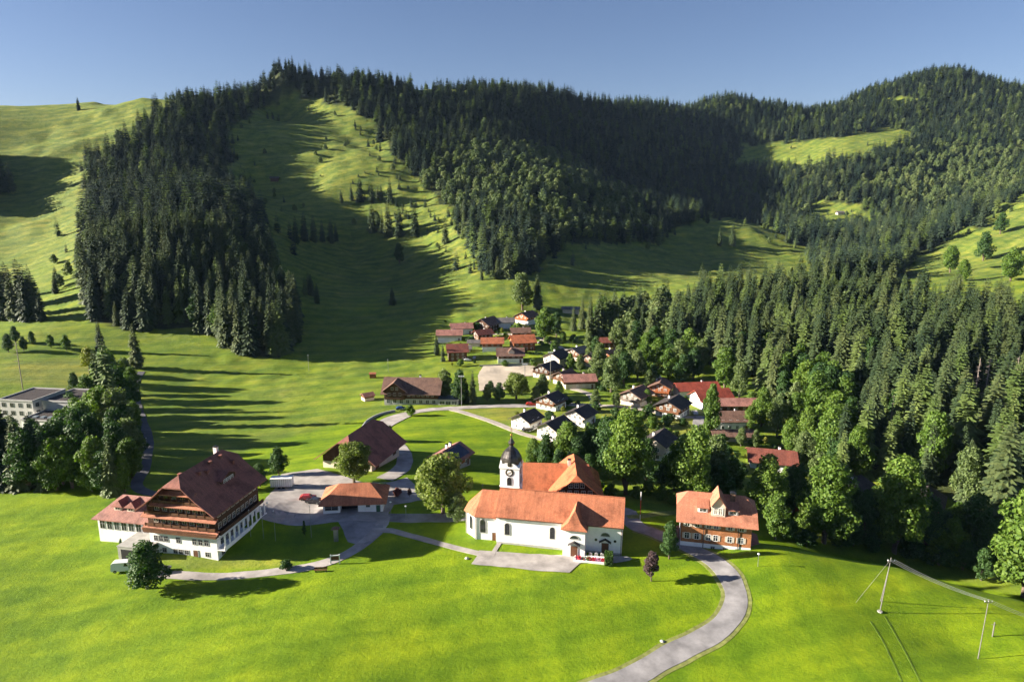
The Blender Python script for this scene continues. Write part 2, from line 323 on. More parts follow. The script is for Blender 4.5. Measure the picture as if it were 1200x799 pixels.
# ------------------------------------------------------------------ scene helpers
def tag(o, label, cat, group=None, kind=None):
    if label: o['label'] = label
    if cat: o['category'] = cat
    if group: o['group'] = group
    if kind: o['kind'] = kind
    return o
def thing(name, label, cat, loc, rz=0, group=None):
    o = bpy.data.objects.new(name, None); col.objects.link(o); o.location = loc; o.rotation_euler = (0, 0, rz)
    o.empty_display_size = .5
    return tag(o, label, cat, group)
def meshdata(name, vs, fs, mats, mi=None, uv=True, smooth=False):
    me = bpy.data.meshes.new(name); me.from_pydata([tuple(v) for v in vs], [], [tuple(f) for f in fs])
    for m in mats: me.materials.append(MATS[m])
    if mi: me.polygons.foreach_set('material_index', mi)
    if smooth: me.polygons.foreach_set('use_smooth', [True]*len(me.polygons))
    if uv:                                              # box-style UVs in metres along each face
        ul = me.uv_layers.new(name='UVMap'); 
        for p in me.polygons:
            nn = p.normal; up = Vector((0, 0, 1))
            if abs(nn.z) > .999: a = Vector((1, 0, 0)); b = Vector((0, 1, 0))
            else: a = up.cross(nn).normalized(); b = nn.cross(a)
            for li in p.loop_indices:
                co = me.vertices[me.loops[li].vertex_index].co; ul.data[li].uv = (co.dot(a), co.dot(b))
    return me
def link(name, me, parent=None, loc=None, rz=0, label=None):
    o = bpy.data.objects.new(name, me); col.objects.link(o)
    if parent is not None: o.parent = parent
    if loc is not None: o.location = loc
    if rz: o.rotation_euler = (0, 0, rz)
    if label: o['label'] = label
    return o
class MB:
    """A mesh under construction."""
    def __init__(s): s.v = []; s.f = []; s.m = []
    def add(s, vs, fs, mi=0, M=None):
        k = len(s.v)
        s.v += [M @ Vector(v) if M else Vector(v) for v in vs]; s.f += [tuple(i+k for i in f) for f in fs]; s.m += [mi]*len(fs); return s
    def box(s, x0, x1, y0, y1, z0, z1, mi=0, M=None):
        return s.add([(x0,y0,z0),(x1,y0,z0),(x1,y1,z0),(x0,y1,z0),(x0,y0,z1),(x1,y0,z1),(x1,y1,z1),(x0,y1,z1)],
                     [(0,3,2,1),(4,5,6,7),(0,1,5,4),(1,2,6,5),(2,3,7,6),(3,0,4,7)], mi, M)
    def prism(s, pts, z0, z1, mi=0, M=None):           # pts counter-clockwise in xy
        n = len(pts); vs = [(x, y, z0) for x, y in pts] + [(x, y, z1) for x, y in pts]
        fs = [tuple(reversed(range(n))), tuple(range(n, 2*n))] + [(i, (i+1) % n, n+(i+1) % n, n+i) for i in range(n)]
        return s.add(vs, fs, mi, M)
    def xprism(s, pts, x0, x1, mi=0, M=None):          # pts (y,z) counter-clockwise seen from +x, extruded along x
        n = len(pts); vs = [(x0, y, z) for y, z in pts] + [(x1, y, z) for y, z in pts]
        fs = [tuple(reversed(range(n))), tuple(range(n, 2*n))] + [(i, (i+1) % n, n+(i+1) % n, n+i) for i in range(n)]
        return s.add(vs, fs, mi, M)
    def lathe(s, prof, seg=16, mi=0, M=None, c=(0, 0)):
        vs = []; fs = []
        for r, z in prof:
            for k in range(seg): a = 2*pi*k/seg; vs.append((c[0]+r*cos(a), c[1]+r*sin(a), z))
        for j in range(len(prof)-1):
            for k in range(seg): fs.append((j*seg+k, j*seg+(k+1) % seg, (j+1)*seg+(k+1) % seg, (j+1)*seg+k))
        fs.append(tuple(reversed(range(seg)))); fs.append(tuple(range((len(prof)-1)*seg, len(prof)*seg)))
        return s.add(vs, fs, mi, M)
    def tube(s, a, b, r0, r1=None, seg=8, mi=0):
        a = Vector(a); b = Vector(b); r1 = r0 if r1 is None else r1; d = (b-a)
        if d.length < 1e-6: return s
        q = d.normalized().to_track_quat('Z', 'Y').to_matrix().to_4x4()
        M = Matrix.Translation(a) @ q
        return s.lathe([(r0, 0), (r1, d.length)], seg, mi, M)
    def shell(s, vs, fs, t, mi=0, M=None):             # surface thickened straight down
        n = len(vs); k = [tuple(v) for v in vs]; lo = [(v[0], v[1], v[2]-t) for v in k]
        ff = list(fs) + [tuple(i+n for i in reversed(f)) for f in fs]
        ed = {}
        for f in fs:
            for i in range(len(f)): ed[(f[i], f[(i+1) % len(f)])] = 1
        for a, b in ed:
            if (b, a) not in ed: ff.append((b, a, a+n, b+n))
        return s.add(k+lo, ff, mi, M)
    def build(s, name, mats, parent=None, loc=None, rz=0, label=None, smooth=False):
        if isinstance(mats, str): mats = [mats]
        return link(name, meshdata(name, s.v, s.f, mats, s.m, smooth=smooth), parent, loc, rz, label)
    def mesh(s, name, mats, smooth=False):
        return meshdata(name, s.v, s.f, [mats] if isinstance(mats, str) else mats, s.m, smooth=smooth)
# ------------------------------------------------------------------ ground sheet and roads
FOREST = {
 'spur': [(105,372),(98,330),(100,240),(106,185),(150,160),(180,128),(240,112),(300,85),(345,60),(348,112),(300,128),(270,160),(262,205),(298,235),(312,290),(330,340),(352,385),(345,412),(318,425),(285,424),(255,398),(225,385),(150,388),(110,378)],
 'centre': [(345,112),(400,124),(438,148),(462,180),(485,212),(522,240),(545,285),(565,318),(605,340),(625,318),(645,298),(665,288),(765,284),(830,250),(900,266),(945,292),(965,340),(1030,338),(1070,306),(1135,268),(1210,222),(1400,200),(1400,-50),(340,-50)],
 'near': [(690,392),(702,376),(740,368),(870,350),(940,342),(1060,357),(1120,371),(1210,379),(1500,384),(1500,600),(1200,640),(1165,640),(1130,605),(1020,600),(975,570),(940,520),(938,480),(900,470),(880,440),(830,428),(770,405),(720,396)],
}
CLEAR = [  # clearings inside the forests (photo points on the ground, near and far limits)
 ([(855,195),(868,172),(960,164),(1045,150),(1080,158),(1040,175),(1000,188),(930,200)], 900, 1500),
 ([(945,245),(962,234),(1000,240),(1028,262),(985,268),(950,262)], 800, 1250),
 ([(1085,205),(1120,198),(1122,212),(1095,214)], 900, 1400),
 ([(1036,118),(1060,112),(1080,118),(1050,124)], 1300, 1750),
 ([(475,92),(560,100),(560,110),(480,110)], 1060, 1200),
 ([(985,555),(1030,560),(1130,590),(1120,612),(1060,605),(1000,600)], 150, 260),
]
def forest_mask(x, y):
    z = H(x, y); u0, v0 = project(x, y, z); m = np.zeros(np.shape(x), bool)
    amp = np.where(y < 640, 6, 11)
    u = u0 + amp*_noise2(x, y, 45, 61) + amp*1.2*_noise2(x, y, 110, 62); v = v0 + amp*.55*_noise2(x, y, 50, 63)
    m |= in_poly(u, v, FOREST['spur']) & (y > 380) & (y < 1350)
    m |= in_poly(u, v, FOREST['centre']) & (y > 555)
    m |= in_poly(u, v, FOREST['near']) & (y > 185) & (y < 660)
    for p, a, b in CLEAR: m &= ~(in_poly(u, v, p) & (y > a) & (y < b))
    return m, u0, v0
LUSH = [[(-300,1200),(-300,560),(60,566),(170,575),(310,520),(430,490),(560,478),(640,515),(700,560),(760,600),(900,630),(1200,700),(1500,760),(1500,1200)]]
DRY = [[(530,478),(640,480),(640,512),(560,490)],[(0,425),(130,420),(150,440),(110,470),(60,452),(0,448)],[(780,480),(840,490),(815,530),(790,505)],
       [(690,480),(770,470),(815,500),(810,520),(730,500)],[(595,382),(640,380),(640,395),(595,396)],[(180,652),(262,652),(330,655),(360,658),(330,664),(215,668)]]
def build_ground():
    ny, nx = MX.shape
    vs = np.stack([MX, MY, HZ], -1).reshape(-1, 3)
    idx = np.arange(ny*nx).reshape(ny, nx)
    fs = np.stack([idx[:-1, :-1], idx[:-1, 1:], idx[1:, 1:], idx[1:, :-1]], -1).reshape(-1, 4)
    me = bpy.data.meshes.new('ground'); me.vertices.add(len(vs)); me.vertices.foreach_set('co', vs.ravel())
    me.loops.add(fs.size); me.loops.foreach_set('vertex_index', fs.ravel().astype(np.int32))
    me.polygons.add(len(fs)); me.polygons.foreach_set('loop_start', (np.arange(len(fs))*4).astype(np.int32))
    me.polygons.foreach_set('use_smooth', np.ones(len(fs), bool)); me.update(calc_edges=True)
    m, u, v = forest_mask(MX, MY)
    lush = np.zeros(MX.shape); 
    for p in LUSH: lush = np.maximum(lush, in_poly(u, v, p))
    lush = np.where(MY < 100, 1.0, lush) * (MY < 330)
    lush = np.maximum(lush, .45*np.clip((640-MY)/250, 0, 1))
    lush = np.clip(lush + .3*_noise2(MX, MY, 60, 8)*(MY > 170), 0, 1)
    dry = np.zeros(MX.shape)
    for p in DRY: dry = np.maximum(dry, .55*in_poly(u, v, p))
    for k in range(2):
        for a in (lush, dry):
            a[1:-1, 1:-1] = (a[1:-1, 1:-1]*2 + a[:-2, 1:-1] + a[2:, 1:-1] + a[1:-1, :-2] + a[1:-1, 2:]) / 6
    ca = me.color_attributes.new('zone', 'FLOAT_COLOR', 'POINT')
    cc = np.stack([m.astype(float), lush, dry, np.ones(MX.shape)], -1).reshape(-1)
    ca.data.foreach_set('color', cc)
    me.materials.append(MATS['meadow_grass'])
    o = link('ground', me); o['kind'] = 'structure'
build_ground()
def smoothline(pts, step=1.5):
    P = [Vector(p) for p in pts]; out = []
    for i in range(len(P)-1):
        p0 = P[max(i-1, 0)]; p1 = P[i]; p2 = P[i+1]; p3 = P[min(i+2, len(P)-1)]
        n = max(2, int((p2-p1).length/step))
        for k in range(n):
            t = k/n; out.append(.5*((2*p1) + (p2-p0)*t + (2*p0-5*p1+4*p2-p3)*t*t + (3*p1-p0-3*p2+p3)*t**3))
    out.append(P[-1]); return out
def ribbon(name, px, width, mat, lift=.07, kerb=False):
    L = smoothline([G(*p).xy.to_3d() for p in px]); rows = []; n = 6
    for i, p in enumerate(L):
        d = (L[min(i+1, len(L)-1)] - L[max(i-1, 0)]).normalized(); nn = Vector((-d.y, d.x, 0)); w = width/2*(1 + .04*sin(i*.37) + .03*sin(i*1.1))
        rows.append([p + nn*w*(2*k/n-1) for k in range(n+1)])
    vs = []; fs = []; m = n+1
    P = np.array([[q.x, q.y] for r in rows for q in r]); Z = H(P[:, 0], P[:, 1]) + lift + .0006*np.maximum(P[:, 1]-200, 0)
    Z = Z.reshape(-1, m); Zc = .5*Z + .5*(Z[:, :1]*np.linspace(1, 0, m) + Z[:, -1:]*np.linspace(0, 1, m)); Z = np.maximum(Z, Zc).ravel()
    vs = [(a[0], a[1], z) for a, z in zip(P, Z)]
    for i in range(len(rows)-1):
        for k in range(n): fs.append((i*m+k, (i+1)*m+k, (i+1)*m+k+1, i*m+k+1))
    # skirts so the road has a real edge
    k0 = len(vs)
    for i in range(len(rows)):
        for k in (0, n): q = vs[i*m+k]; vs.append((q[0], q[1], q[2]-.4))
    for i in range(len(rows)-1):
        fs.append((i*m, k0+2*i, k0+2*i+2, (i+1)*m)); fs.append((i*m+n, (i+1)*m+n, k0+2*i+3, k0+2*i+1))
    me = meshdata(name, vs, fs, [mat]); me.flip_normals() if me.polygons[0].normal.z < 0 else None
    o = link(name, me); o['kind'] = 'structure'; return o
def patch(name, px, mat, lift=.06, step=2.0):
    P = [G(*p).xy for p in px]; B = []
    for i in range(len(P)):
        a = P[i]; b = P[(i+1) % len(P)]; n = max(1, int((b-a).length/step))
        for k in range(n): B.append(a + (b-a)*k/n)
    jr = random.Random(7); B = [b + Vector((jr.uniform(-.22, .22), jr.uniform(-.22, .22))) for b in B]
    nb = len(B); xs = [p.x for p in B]; ys = [p.y for p in B]
    gx, gy = np.meshgrid(np.arange(min(xs), max(xs), step), np.arange(min(ys), max(ys), step)); gx = gx.ravel(); gy = gy.ravel()
    ok = in_poly(gx, gy, [(p.x, p.y) for p in B]); pts = B + [Vector((float(a), float(b))) for a, b in zip(gx[ok], gy[ok])]
    r = geometry.delaunay_2d_cdt(pts, [(i, (i+1) % nb) for i in range(nb)], [], 1, 1e-4)
    Q = np.array([[p.x, p.y] for p in r[0]]); Z = H(Q[:, 0], Q[:, 1]) + lift + .0006*np.maximum(Q[:, 1]-200, 0)
    me = meshdata(name, [(a[0], a[1], z) for a, z in zip(Q, Z)], r[2], [mat])
    if me.polygons[0].normal.z < 0: me.flip_normals()
    o = link(name, me); o['kind'] = 'structure'; return o
VERGE = [(430,930),(560,870),(690,814),(741,793),(785,768),(834,743),(856,722),(863,702),(859,686),(850,670),(832,655),(803,640),(770,626),(748,618)]
ribbon('verge', VERGE, 6.3, 'track_grass', .04)
ribbon('road', [(430,930),(560,870),(690,814),(741,793),(785,768),(834,743),(856,722),(863,702),(859,686),(850,670),(832,655),(803,640),(770,626),(748,618),(735,606)], 4.6, 'asphalt', .09)
ribbon('road', [(735,606),(735,600),(700,592),(640,590),(570,603),(520,607),(440,606),(360,604),(305,600)], 4.6, 'asphalt', .08)
patch('yard', [(306,608),(305,592),(322,572),(330,556),(372,550),(398,557),(425,566),(455,566),(478,560),(490,572),(498,586),(462,592),(456,602),(455,611),(420,611)], 'paving', .10)
ribbon('road', [(450,562),(470,550),(474,535),(462,518),(446,505),(450,495),(470,487),(500,481),(530,479),(570,477),(620,476),(650,474),(700,476)], 5.2, 'paving', .12)
patch('junction', [(430,506),(440,496),(470,486),(482,488),(462,498),(448,510)], 'paving', .14)
ribbon('lane', [(528,480),(550,486),(580,496),(610,508),(640,516),(668,520)], 3.2, 'gravel', .12)
ribbon('lane', [(820,488),(818,500),(826,516),(836,528),(850,545)], 4.0, 'asphalt', .12)
ribbon('lane', [(166,436),(160,447),(158,462),(166,490),(174,515),(170,545),(160,568),(175,578),(205,580)], 3.2, 'shaded_asphalt', .12)
ribbon('lane', [(700,476),(740,478),(790,488),(820,490)], 3.4, 'gravel', .12)
ribbon('lane', [(648,432),(655,445),(668,455),(690,462),(700,476)], 3.4, 'gravel', .12)
ribbon('lane', [(560,392),(590,392),(625,396),(645,402),(668,412),(690,418)], 3.4, 'gravel', .12)
ribbon('footpath', [(168,672),(200,674),(255,676),(310,672),(360,665),(392,656),(418,643),(436,628),(448,614),(450,606)], 2.9, 'paving', .10)
ribbon('footpath', [(440,622),(458,622),(480,628),(510,636),(540,644),(566,650)], 1.9, 'paving', .12)
ribbon('footpath', [(586,636),(580,645),(577,652)], 1.0, 'paving', .13)
patch('forecourt', [(562,645),(600,648),(668,652),(677,655),(678,661),(668,672),(610,667),(552,662)], 'paving', .12)
patch('paving', [(676,652),(733,652),(742,655),(738,658),(716,660),(677,661)], 'concrete', .14, 1.0)
patch('sports_court', [(560,441),(566,430),(640,430),(652,434),(648,442),(610,442),(590,458),(562,459)], 'sand', .25)
ribbon('track', [(735,606),(760,604),(800,600)], 2.2, 'track_grass', .1)
ribbon('farm_track', [(1037,722),(1050,745),(1064,770),(1082,806),(1130,900)], .3, 'rut_grass', .05)
ribbon('farm_track', [(1020,728),(1034,750),(1046,775),(1060,806),(1100,900)], .3, 'rut_grass', .05)
patch('parking_area', [(396,610),(452,610),(448,626),(430,640),(408,636),(402,622)], 'asphalt', .09)
# ------------------------------------------------------------------ the valley air
def haze():
    m = bpy.data.materials.new('valley_air'); m.use_nodes = True; n = m.node_tree.nodes; l = m.node_tree.links
    n.remove(n['Principled BSDF']); v = n.new('ShaderNodeVolumePrincipled'); v.inputs['Color'].default_value = (.45, .66, 1.0, 1); v.inputs['Density'].default_value = HAZE
    v.inputs['Anisotropy'].default_value = .0; l.new(v.outputs[0], n['Material Output'].inputs['Volume']); MATS['valley_air'] = m
    b = MB(); b.box(-2650, 3050, -450, 3550, float(HZ.min())-1.0, float(HZ.max())+45); o = b.build('haze', 'valley_air'); o['kind'] = 'stuff'; o['label'] = 'thin blue air over the whole valley'
HAZE = 0.000016
haze()
# ------------------------------------------------------------------ trees
def quads_mesh(name, V, mat, extra=None, smooth=False):
    """V: (n,4,3) separate quads, plus an optional MB for wood (second material)."""
    n = len(V); co = V.reshape(-1, 3); fl = np.arange(n*4).astype(np.int32)
    me = bpy.data.meshes.new(name)
    ex = extra; ev = np.array([tuple(v) for v in ex.v]).reshape(-1, 3) if ex else np.zeros((0, 3))
    tot = np.concatenate([co, ev]); me.vertices.add(len(tot)); me.vertices.foreach_set('co', tot.ravel())
    loops = list(fl); starts = list(range(0, n*4, 4)); mi = [0]*n
    if ex:
        for f in ex.f:
            starts.append(len(loops)); loops += [i + len(co) for i in f]; mi.append(1)
    me.loops.add(len(loops)); me.loops.foreach_set('vertex_index', np.array(loops, np.int32))
    me.polygons.add(len(starts)); me.polygons.foreach_set('loop_start', np.array(starts, np.int32))
    me.polygons.foreach_set('material_index', np.array(mi, np.int32)); me.update(calc_edges=True)
    for m in ([mat] + (['bark'] if ex else [])): me.materials.append(MATS[m])
    return me
def conifer_quads(seed, Ht=26, R=4.2, nwh=26, nbr=9, nseg=4, z0=.06, droop=.35, gap=.12, power=.8, wide=1.0):
    r = np.random.RandomState(seed); Q = []
    lean = r.uniform(-.015, .015, 2)
    for w in range(nwh):
        t = (w + r.uniform(-.3, .3)) / nwh; t = min(max(t, 0), .985); z = Ht*(z0 + (1-z0)*t)
        Rz = R * ((1-t)**power) * (1 + .12*sin(t*17+seed) + r.uniform(-.08, .08)) + .35
        if t < .12: Rz *= .75 + 2*t
        a0 = r.uniform(0, 2*pi); nb = max(4, int(nbr*(1-.45*t)))
        for k in range(nb):
            if r.rand() < gap: continue
            a = a0 + 2*pi*k/nb + r.uniform(-.25, .25); L = Rz * r.uniform(.72, 1.16)
            ca, sa = cos(a), sin(a); dr = droop * (1-.8*t) * r.uniform(.6, 1.4); up = .12*t
            ws = L * r.uniform(.26, .42) * wide + .12
            for s in range(nseg):
                s0 = .12 + .88*s/nseg; s1 = .12 + .88*(s+1)/nseg*r.uniform(.95, 1.1)
                def pt(q, side, drop):
                    rad = L*q; zz = z + up*L*q - dr*L*q*q - drop
                    return (rad*ca - side*sa + lean[0]*z, rad*sa + side*ca + lean[1]*z, zz)
                wa = ws*(1-s0*.8)*r.uniform(.7, 1.2); wb = ws*(1-s1*.85)*r.uniform(.7, 1.2); hg = .22*wa + .12
                for sd in (-1, 1):
                    Q.append([pt(s0, 0, 0), pt(s1, 0, 0), pt(min(s1+.12, 1.05), sd*max(wb, .05), hg*r.uniform(.6, 1.5)), pt(s0+.10, sd*wa, hg*r.uniform(.7, 1.5))])
    # leader
    Q.append([(-.1, 0, Ht*.94), (.1, 0, Ht*.94), (.03, 0, Ht*1.01), (-.03, 0, Ht*1.01)]); Q.append([(0, -.1, Ht*.94), (0, .1, Ht*.94), (0, .03, Ht*1.01), (0, -.03, Ht*1.01)])
    return np.array(Q)
def trunk_mesh(Ht, r0, top=.9, bark='bark', limbs=(), seed=0):
    m = MB(); r = random.Random(seed); p = Vector((0, 0, -.8)); n = 5
    for i in range(n):
        q = Vector((r.uniform(-.03, .03)*Ht*.2, r.uniform(-.03, .03)*Ht*.2, Ht*top*(i+1)/n)); m.tube(p, q, r0*(1-.17*i), r0*(1-.17*(i+1)), 8); p = q
    for a, b, ra in limbs:
        c = (Vector(a)+Vector(b))/2 + Vector((0, 0, .06*Ht)); m.tube(a, c, ra, ra*.7, 6); m.tube(c, b, ra*.7, ra*.3, 6)
    return m.mesh('trunk', bark)
def broad_tree(seed, Ht=14, R=5.0, z0=.22, nl=16, nleaf=5200, leaf=.42, shape=1.0, up=0.0):
    """Crown of overlapping leaf clumps round the ends of limbs; returns (leaf quads, limbs)."""
    r = np.random.RandomState(seed); lobes = []; limbs = []
    ch = Ht*(1-z0)
    for i in range(nl):
        t = (i+.5)/nl; zt = z0*Ht + ch*(.16 + .72*t); prof = sin(pi*min(1, (.15+.8*t)))**.6 * (1 - .35*t*shape)
        a = i*2.4 + r.uniform(-.5, .5); rad = R*.62*prof*r.uniform(.45, 1.15); lr = R*r.uniform(.30, .46)*(1-.25*t)
        c = np.array([rad*cos(a), rad*sin(a), zt]); lobes.append((c, lr, r.uniform(.75, 1.0)))
        if i % 3 == 0: limbs.append(((0, 0, z0*Ht*r.uniform(.8, 1.3)), tuple(c*np.array([.85, .85, .95])), .09*R*.35))
    lobes.append((np.array([0, 0, z0*Ht+ch*.5]), R*.5, 1.0)); lobes.append((np.array([0, 0, Ht-R*.3]), R*.34, .9))
    # small sprigs poking out for an uneven outline
    for i in range(nl*2):
        c, lr, _ = lobes[r.randint(nl)]; d = r.normal(size=3); d /= np.linalg.norm(d); d[2] = abs(d[2])*.8 - .1
        lobes.append((c + d*lr*.95, lr*r.uniform(.25, .42), 1.0))
    wts = np.array([l[1]**2 for l in lobes]); wts /= wts.sum(); ids = r.choice(len(lobes), nleaf, p=wts)
    C = np.array([l[0] for l in lobes])[ids]; LR = np.array([l[1] for l in lobes])[ids]
    d = r.normal(size=(nleaf, 3)); d /= np.linalg.norm(d, axis=1)[:, None]; d[:, 2] = d[:, 2]*.85 + .12
    rr = LR * (1 - .42*r.rand(nleaf)**1.8) * (1 + .10*np.sin(d[:, 0]*9+ids)*np.cos(d[:, 1]*8))
    P = C + d*rr[:, None]
    nrm = d*.9 + r.normal(size=(nleaf, 3))*.55 + np.array([0, 0, .35]); nrm /= np.linalg.norm(nrm, axis=1)[:, None]
    a = np.cross(nrm, r.normal(size=(nleaf, 3))); a /= np.linalg.norm(a, axis=1)[:, None]; b = np.cross(nrm, a)
    s = leaf*r.uniform(.6, 1.35, nleaf)[:, None]*.5
    Q = np.stack([P - a*s - b*s*.55, P + a*s*.3 - b*s*.8, P + a*s + b*s*.5, P - a*s*.4 + b*s*.85], 1)
    return Q, limbs
CON = []; FAR = []
for i in range(6):
    Q = conifer_quads(100+i, 26, [4.3, 3.7, 4.9, 4.0, 4.5, 3.6][i], 34, 12, 4, [.04, .06, .02, .05, .03, .07][i], droop=.45, gap=.06, power=[.66, .75, .62, .7, .6, .72][i], wide=1.45)
    CON.append((quads_mesh('crown', Q, 'spruce_needles'), trunk_mesh(26, .36, .72, seed=i)))
CONB = [(quads_mesh('crown', conifer_quads(140+i, 24, [4.6, 4.2][i], 30, 11, 4, .03, droop=.4, gap=.08, power=.66, wide=1.4), 'bright_needles'), CON[0][1]) for i in range(2)]
BRO = {}
def bro(key, mat, n, **kw):
    L = []
    for i in range(n):
        Q, limbs = broad_tree(hash_(key)+i, **kw); me = quads_mesh('crown', Q, mat)
        L.append((me, trunk_mesh(kw['Ht'], kw['R']*.075, .72, limbs=limbs, seed=i), kw['Ht']))
    BRO[key] = L
def hash_(s): return sum(ord(c)*(i+3) for i, c in enumerate(s)) % 9973
bro('big', 'broad_leaves', 4, Ht=18, R=6.6, z0=.04, nl=24, nleaf=11000, leaf=.50)
bro('mid', 'broad_leaves', 4, Ht=12, R=4.8, z0=.03, nl=18, nleaf=6500, leaf=.44)
bro('dark', 'dark_leaves', 4, Ht=13, R=5.0, z0=.03, nl=18, nleaf=6500, leaf=.42)
bro('pale', 'pale_leaves', 3, Ht=12, R=4.8, z0=.04, nl=18, nleaf=5600, leaf=.44)
bro('round', 'lime_leaves', 2, Ht=12, R=6.2, z0=.14, nl=26, nleaf=11000, leaf=.45, shape=.3)
bro('bush', 'dark_leaves', 3, Ht=4, R=2.6, z0=.02, nl=9, nleaf=2000, leaf=.34, shape=.3)
bro('brightbush', 'broad_leaves', 3, Ht=4, R=2.5, z0=.02, nl=9, nleaf=1800, leaf=.34, shape=.3)
bro('yellow', 'yellow_leaves', 1, Ht=9, R=4, z0=.15, nl=14, nleaf=3500, leaf=.4)
bro('copper', 'copper_leaves', 1, Ht=6.5, R=2.1, z0=.2, nl=14, nleaf=2600, leaf=.30, shape=1.3)
bro('pinkbush', 'pink_leaves', 1, Ht=3, R=2.0, z0=.02, nl=9, nleaf=1500, leaf=.30, shape=.3)
bro('slim', 'dark_leaves', 2, Ht=9, R=1.5, z0=.03, nl=18, nleaf=2600, leaf=.30, shape=.9)
# far crowns, lighter meshes for the mass of the mountain forest
for i in range(5):
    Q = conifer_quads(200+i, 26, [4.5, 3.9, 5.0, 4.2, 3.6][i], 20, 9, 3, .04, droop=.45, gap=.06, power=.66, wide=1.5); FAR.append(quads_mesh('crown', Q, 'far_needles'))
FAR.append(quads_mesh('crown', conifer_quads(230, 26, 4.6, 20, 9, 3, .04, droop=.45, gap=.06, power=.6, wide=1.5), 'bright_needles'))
FARB = []
for i in range(3):
    Q, _ = broad_tree(300+i, Ht=14, R=5.2, z0=.04, nl=14, nleaf=1500, leaf=.85); FARB.append(quads_mesh('crown', Q, 'far_leaves'))
rng = random.Random(7)
def tree_at(name, proto, p, h, label, cat, group=None, rz=None, wide=1.0, base=None, trunk=True):
    me, tr = proto[0], proto[1]; h0 = proto[2] if len(proto) > 2 else 26.0; s = h/h0
    t = thing(name, label, cat, (p[0], p[1], p[2]-.15), rng.uniform(0, 6.28) if rz is None else rz, group); t.scale = (s*wide, s*wide, s)
    link('crown', me, t)
    if trunk: link('trunk', tr, t)
    return t
def height_px(p, px):                              # metres for a height of px photo pixels at p
    D = p[1]*cos(PITCH) + (CH - p[2])*sin(PITCH); return px*D/F/cos(atan((CH-p[2])/p[1])*.9)

# ---- the forest: every tree spot, then the 300 spruces that show largest become trees of their own
def scatter(x0, x1, y0, y1, sp, seed):
    r = np.random.RandomState(seed); gx, gy = np.meshgrid(np.arange(x0, x1, sp), np.arange(y0, y1, sp*.9))
    gx = gx + (np.arange(gx.shape[0]) % 2)[:, None]*sp*.5
    return (gx + r.uniform(-.48, .48, gx.shape)*sp).ravel(), (gy + r.uniform(-.48, .48, gy.shape)*sp).ravel()
SP = []
LEAFY = [[(470,235),(520,190),(570,165),(640,175),(700,200),(745,230),(770,275),(650,285),(590,250),(530,250)],
         [(1030,215),(1100,170),(1180,180),(1200,230),(1120,240),(1060,250)],[(1010,225),(1035,205),(1075,200),(1060,225)],
         [(700,365),(760,345),(800,350),(780,400),(715,395)],[(900,440),(960,430),(1010,520),(1000,600),(940,560)]]
for (x0, x1, y0, y1, sp, sd_) in ((-420, 700, 185, 660, 8.0, 1), (-520, 1300, 660, 1150, 8.8, 2), (-600, 1700, 1150, 2050, 9.5, 3)):
    x, y = scatter(x0, x1, y0, y1, sp, sd_); m, u, v = forest_mask(x, y)
    m &= (u > -80) & (u < 1290)
    jit = _noise2(x, y, 70, 21); rr = np.random.RandomState(sd_+40).rand(len(x))
    dens = np.ones(len(x)); lf = np.zeros(len(x), bool)
    for p in LEAFY: lf |= in_poly(u, v, p)
    m &= ~((jit > .42) & (y > 640) & (rr < .75))
    x, y, u, v, lf, rr, jit = [a[m] for a in (x, y, u, v, lf, rr, jit)]
    SP.append(np.stack([x, y, u, v, lf, rr, jit], 1))
SP = np.concatenate(SP)
# stragglers along the ragged forest edges
_x, _y = scatter(-420, 700, 400, 1500, 11, 17); _m0, _u, _v = forest_mask(_x, _y); _near = np.zeros(len(_x), bool)
for dx, dy in ((18, 0), (-18, 0), (0, 25), (0, -25), (30, 10), (-30, -10)): _near |= forest_mask(_x+dx, _y+dy)[0]
_r = np.random.RandomState(77).rand(len(_x)); _lit = in_poly(_u, _v, [(262,130),(345,112),(400,120),(520,240),(560,300),(480,300),(440,270),(300,240)])
_m = ~_m0 & ((_near & (_r < .18)) | (_lit & (_r < .035)) | (in_poly(_u, _v, [(395,210),(440,196),(478,215),(515,262),(520,285),(470,262),(430,262)]) & (_noise2(_x, _y, 60, 91) > -.05) & (_r < .75))) & (_u > -80) & (_u < 1290) & (_y > 480)
SP = np.concatenate([SP, np.stack([_x, _y, _u, _v, _x*0 + (_r < .05), _r*10 % 1, _x*0 - .9], 1)[_m]])
# shadows on the left meadow come from woods just left of the frame
_x, _y = scatter(-760, -300, 720, 845, 9, 9); _u, _v = project(_x, _y, H(_x, _y)); _m = (_u < -12) & (_u > -150) & (_noise2(_x, _y, 60, 33) > -.05)
SPL = np.stack([_x[_m], _y[_m], _x[_m]*0-50, _y[_m]*0, _x[_m]*0, _x[_m]*0+.5, _x[_m]*0], 1)
SP = np.concatenate([SP, SPL])
SZ = H(SP[:, 0], SP[:, 1]); LEFT = SP[:, 2] == -50
rs = np.random.RandomState(5)
hh = np.where((SP[:, 1] < 700) & (SP[:, 0] < -90), rs.uniform(24, 36, len(SP)), np.where(SP[:, 1] < 660, rs.uniform(17, 33, len(SP)), rs.uniform(12, 27, len(SP))))
hh *= np.where(rs.rand(len(SP)) < .14, .6, 1); hh[LEFT] = 36; hh = np.where(SP[:, 6] == -.9, hh*.55, hh)
leafy = ((SP[:, 4] > 0) & (SP[:, 5] < .72)) | ((SP[:, 5] > .90) & (SP[:, 0] > 0) & (SP[:, 1] < 700)) | (SP[:, 5] > .97) | ((SP[:, 0] > 300) & (SP[:, 1] > 900) & (SP[:, 5] < .16) & (SP[:, 6] > 0))
inview = (SP[:, 2] > -20) & (SP[:, 2] < 1220)
score = hh / SP[:, 1] * inview
con = np.where(~leafy)[0]; con = con[np.argsort(-score[con])]
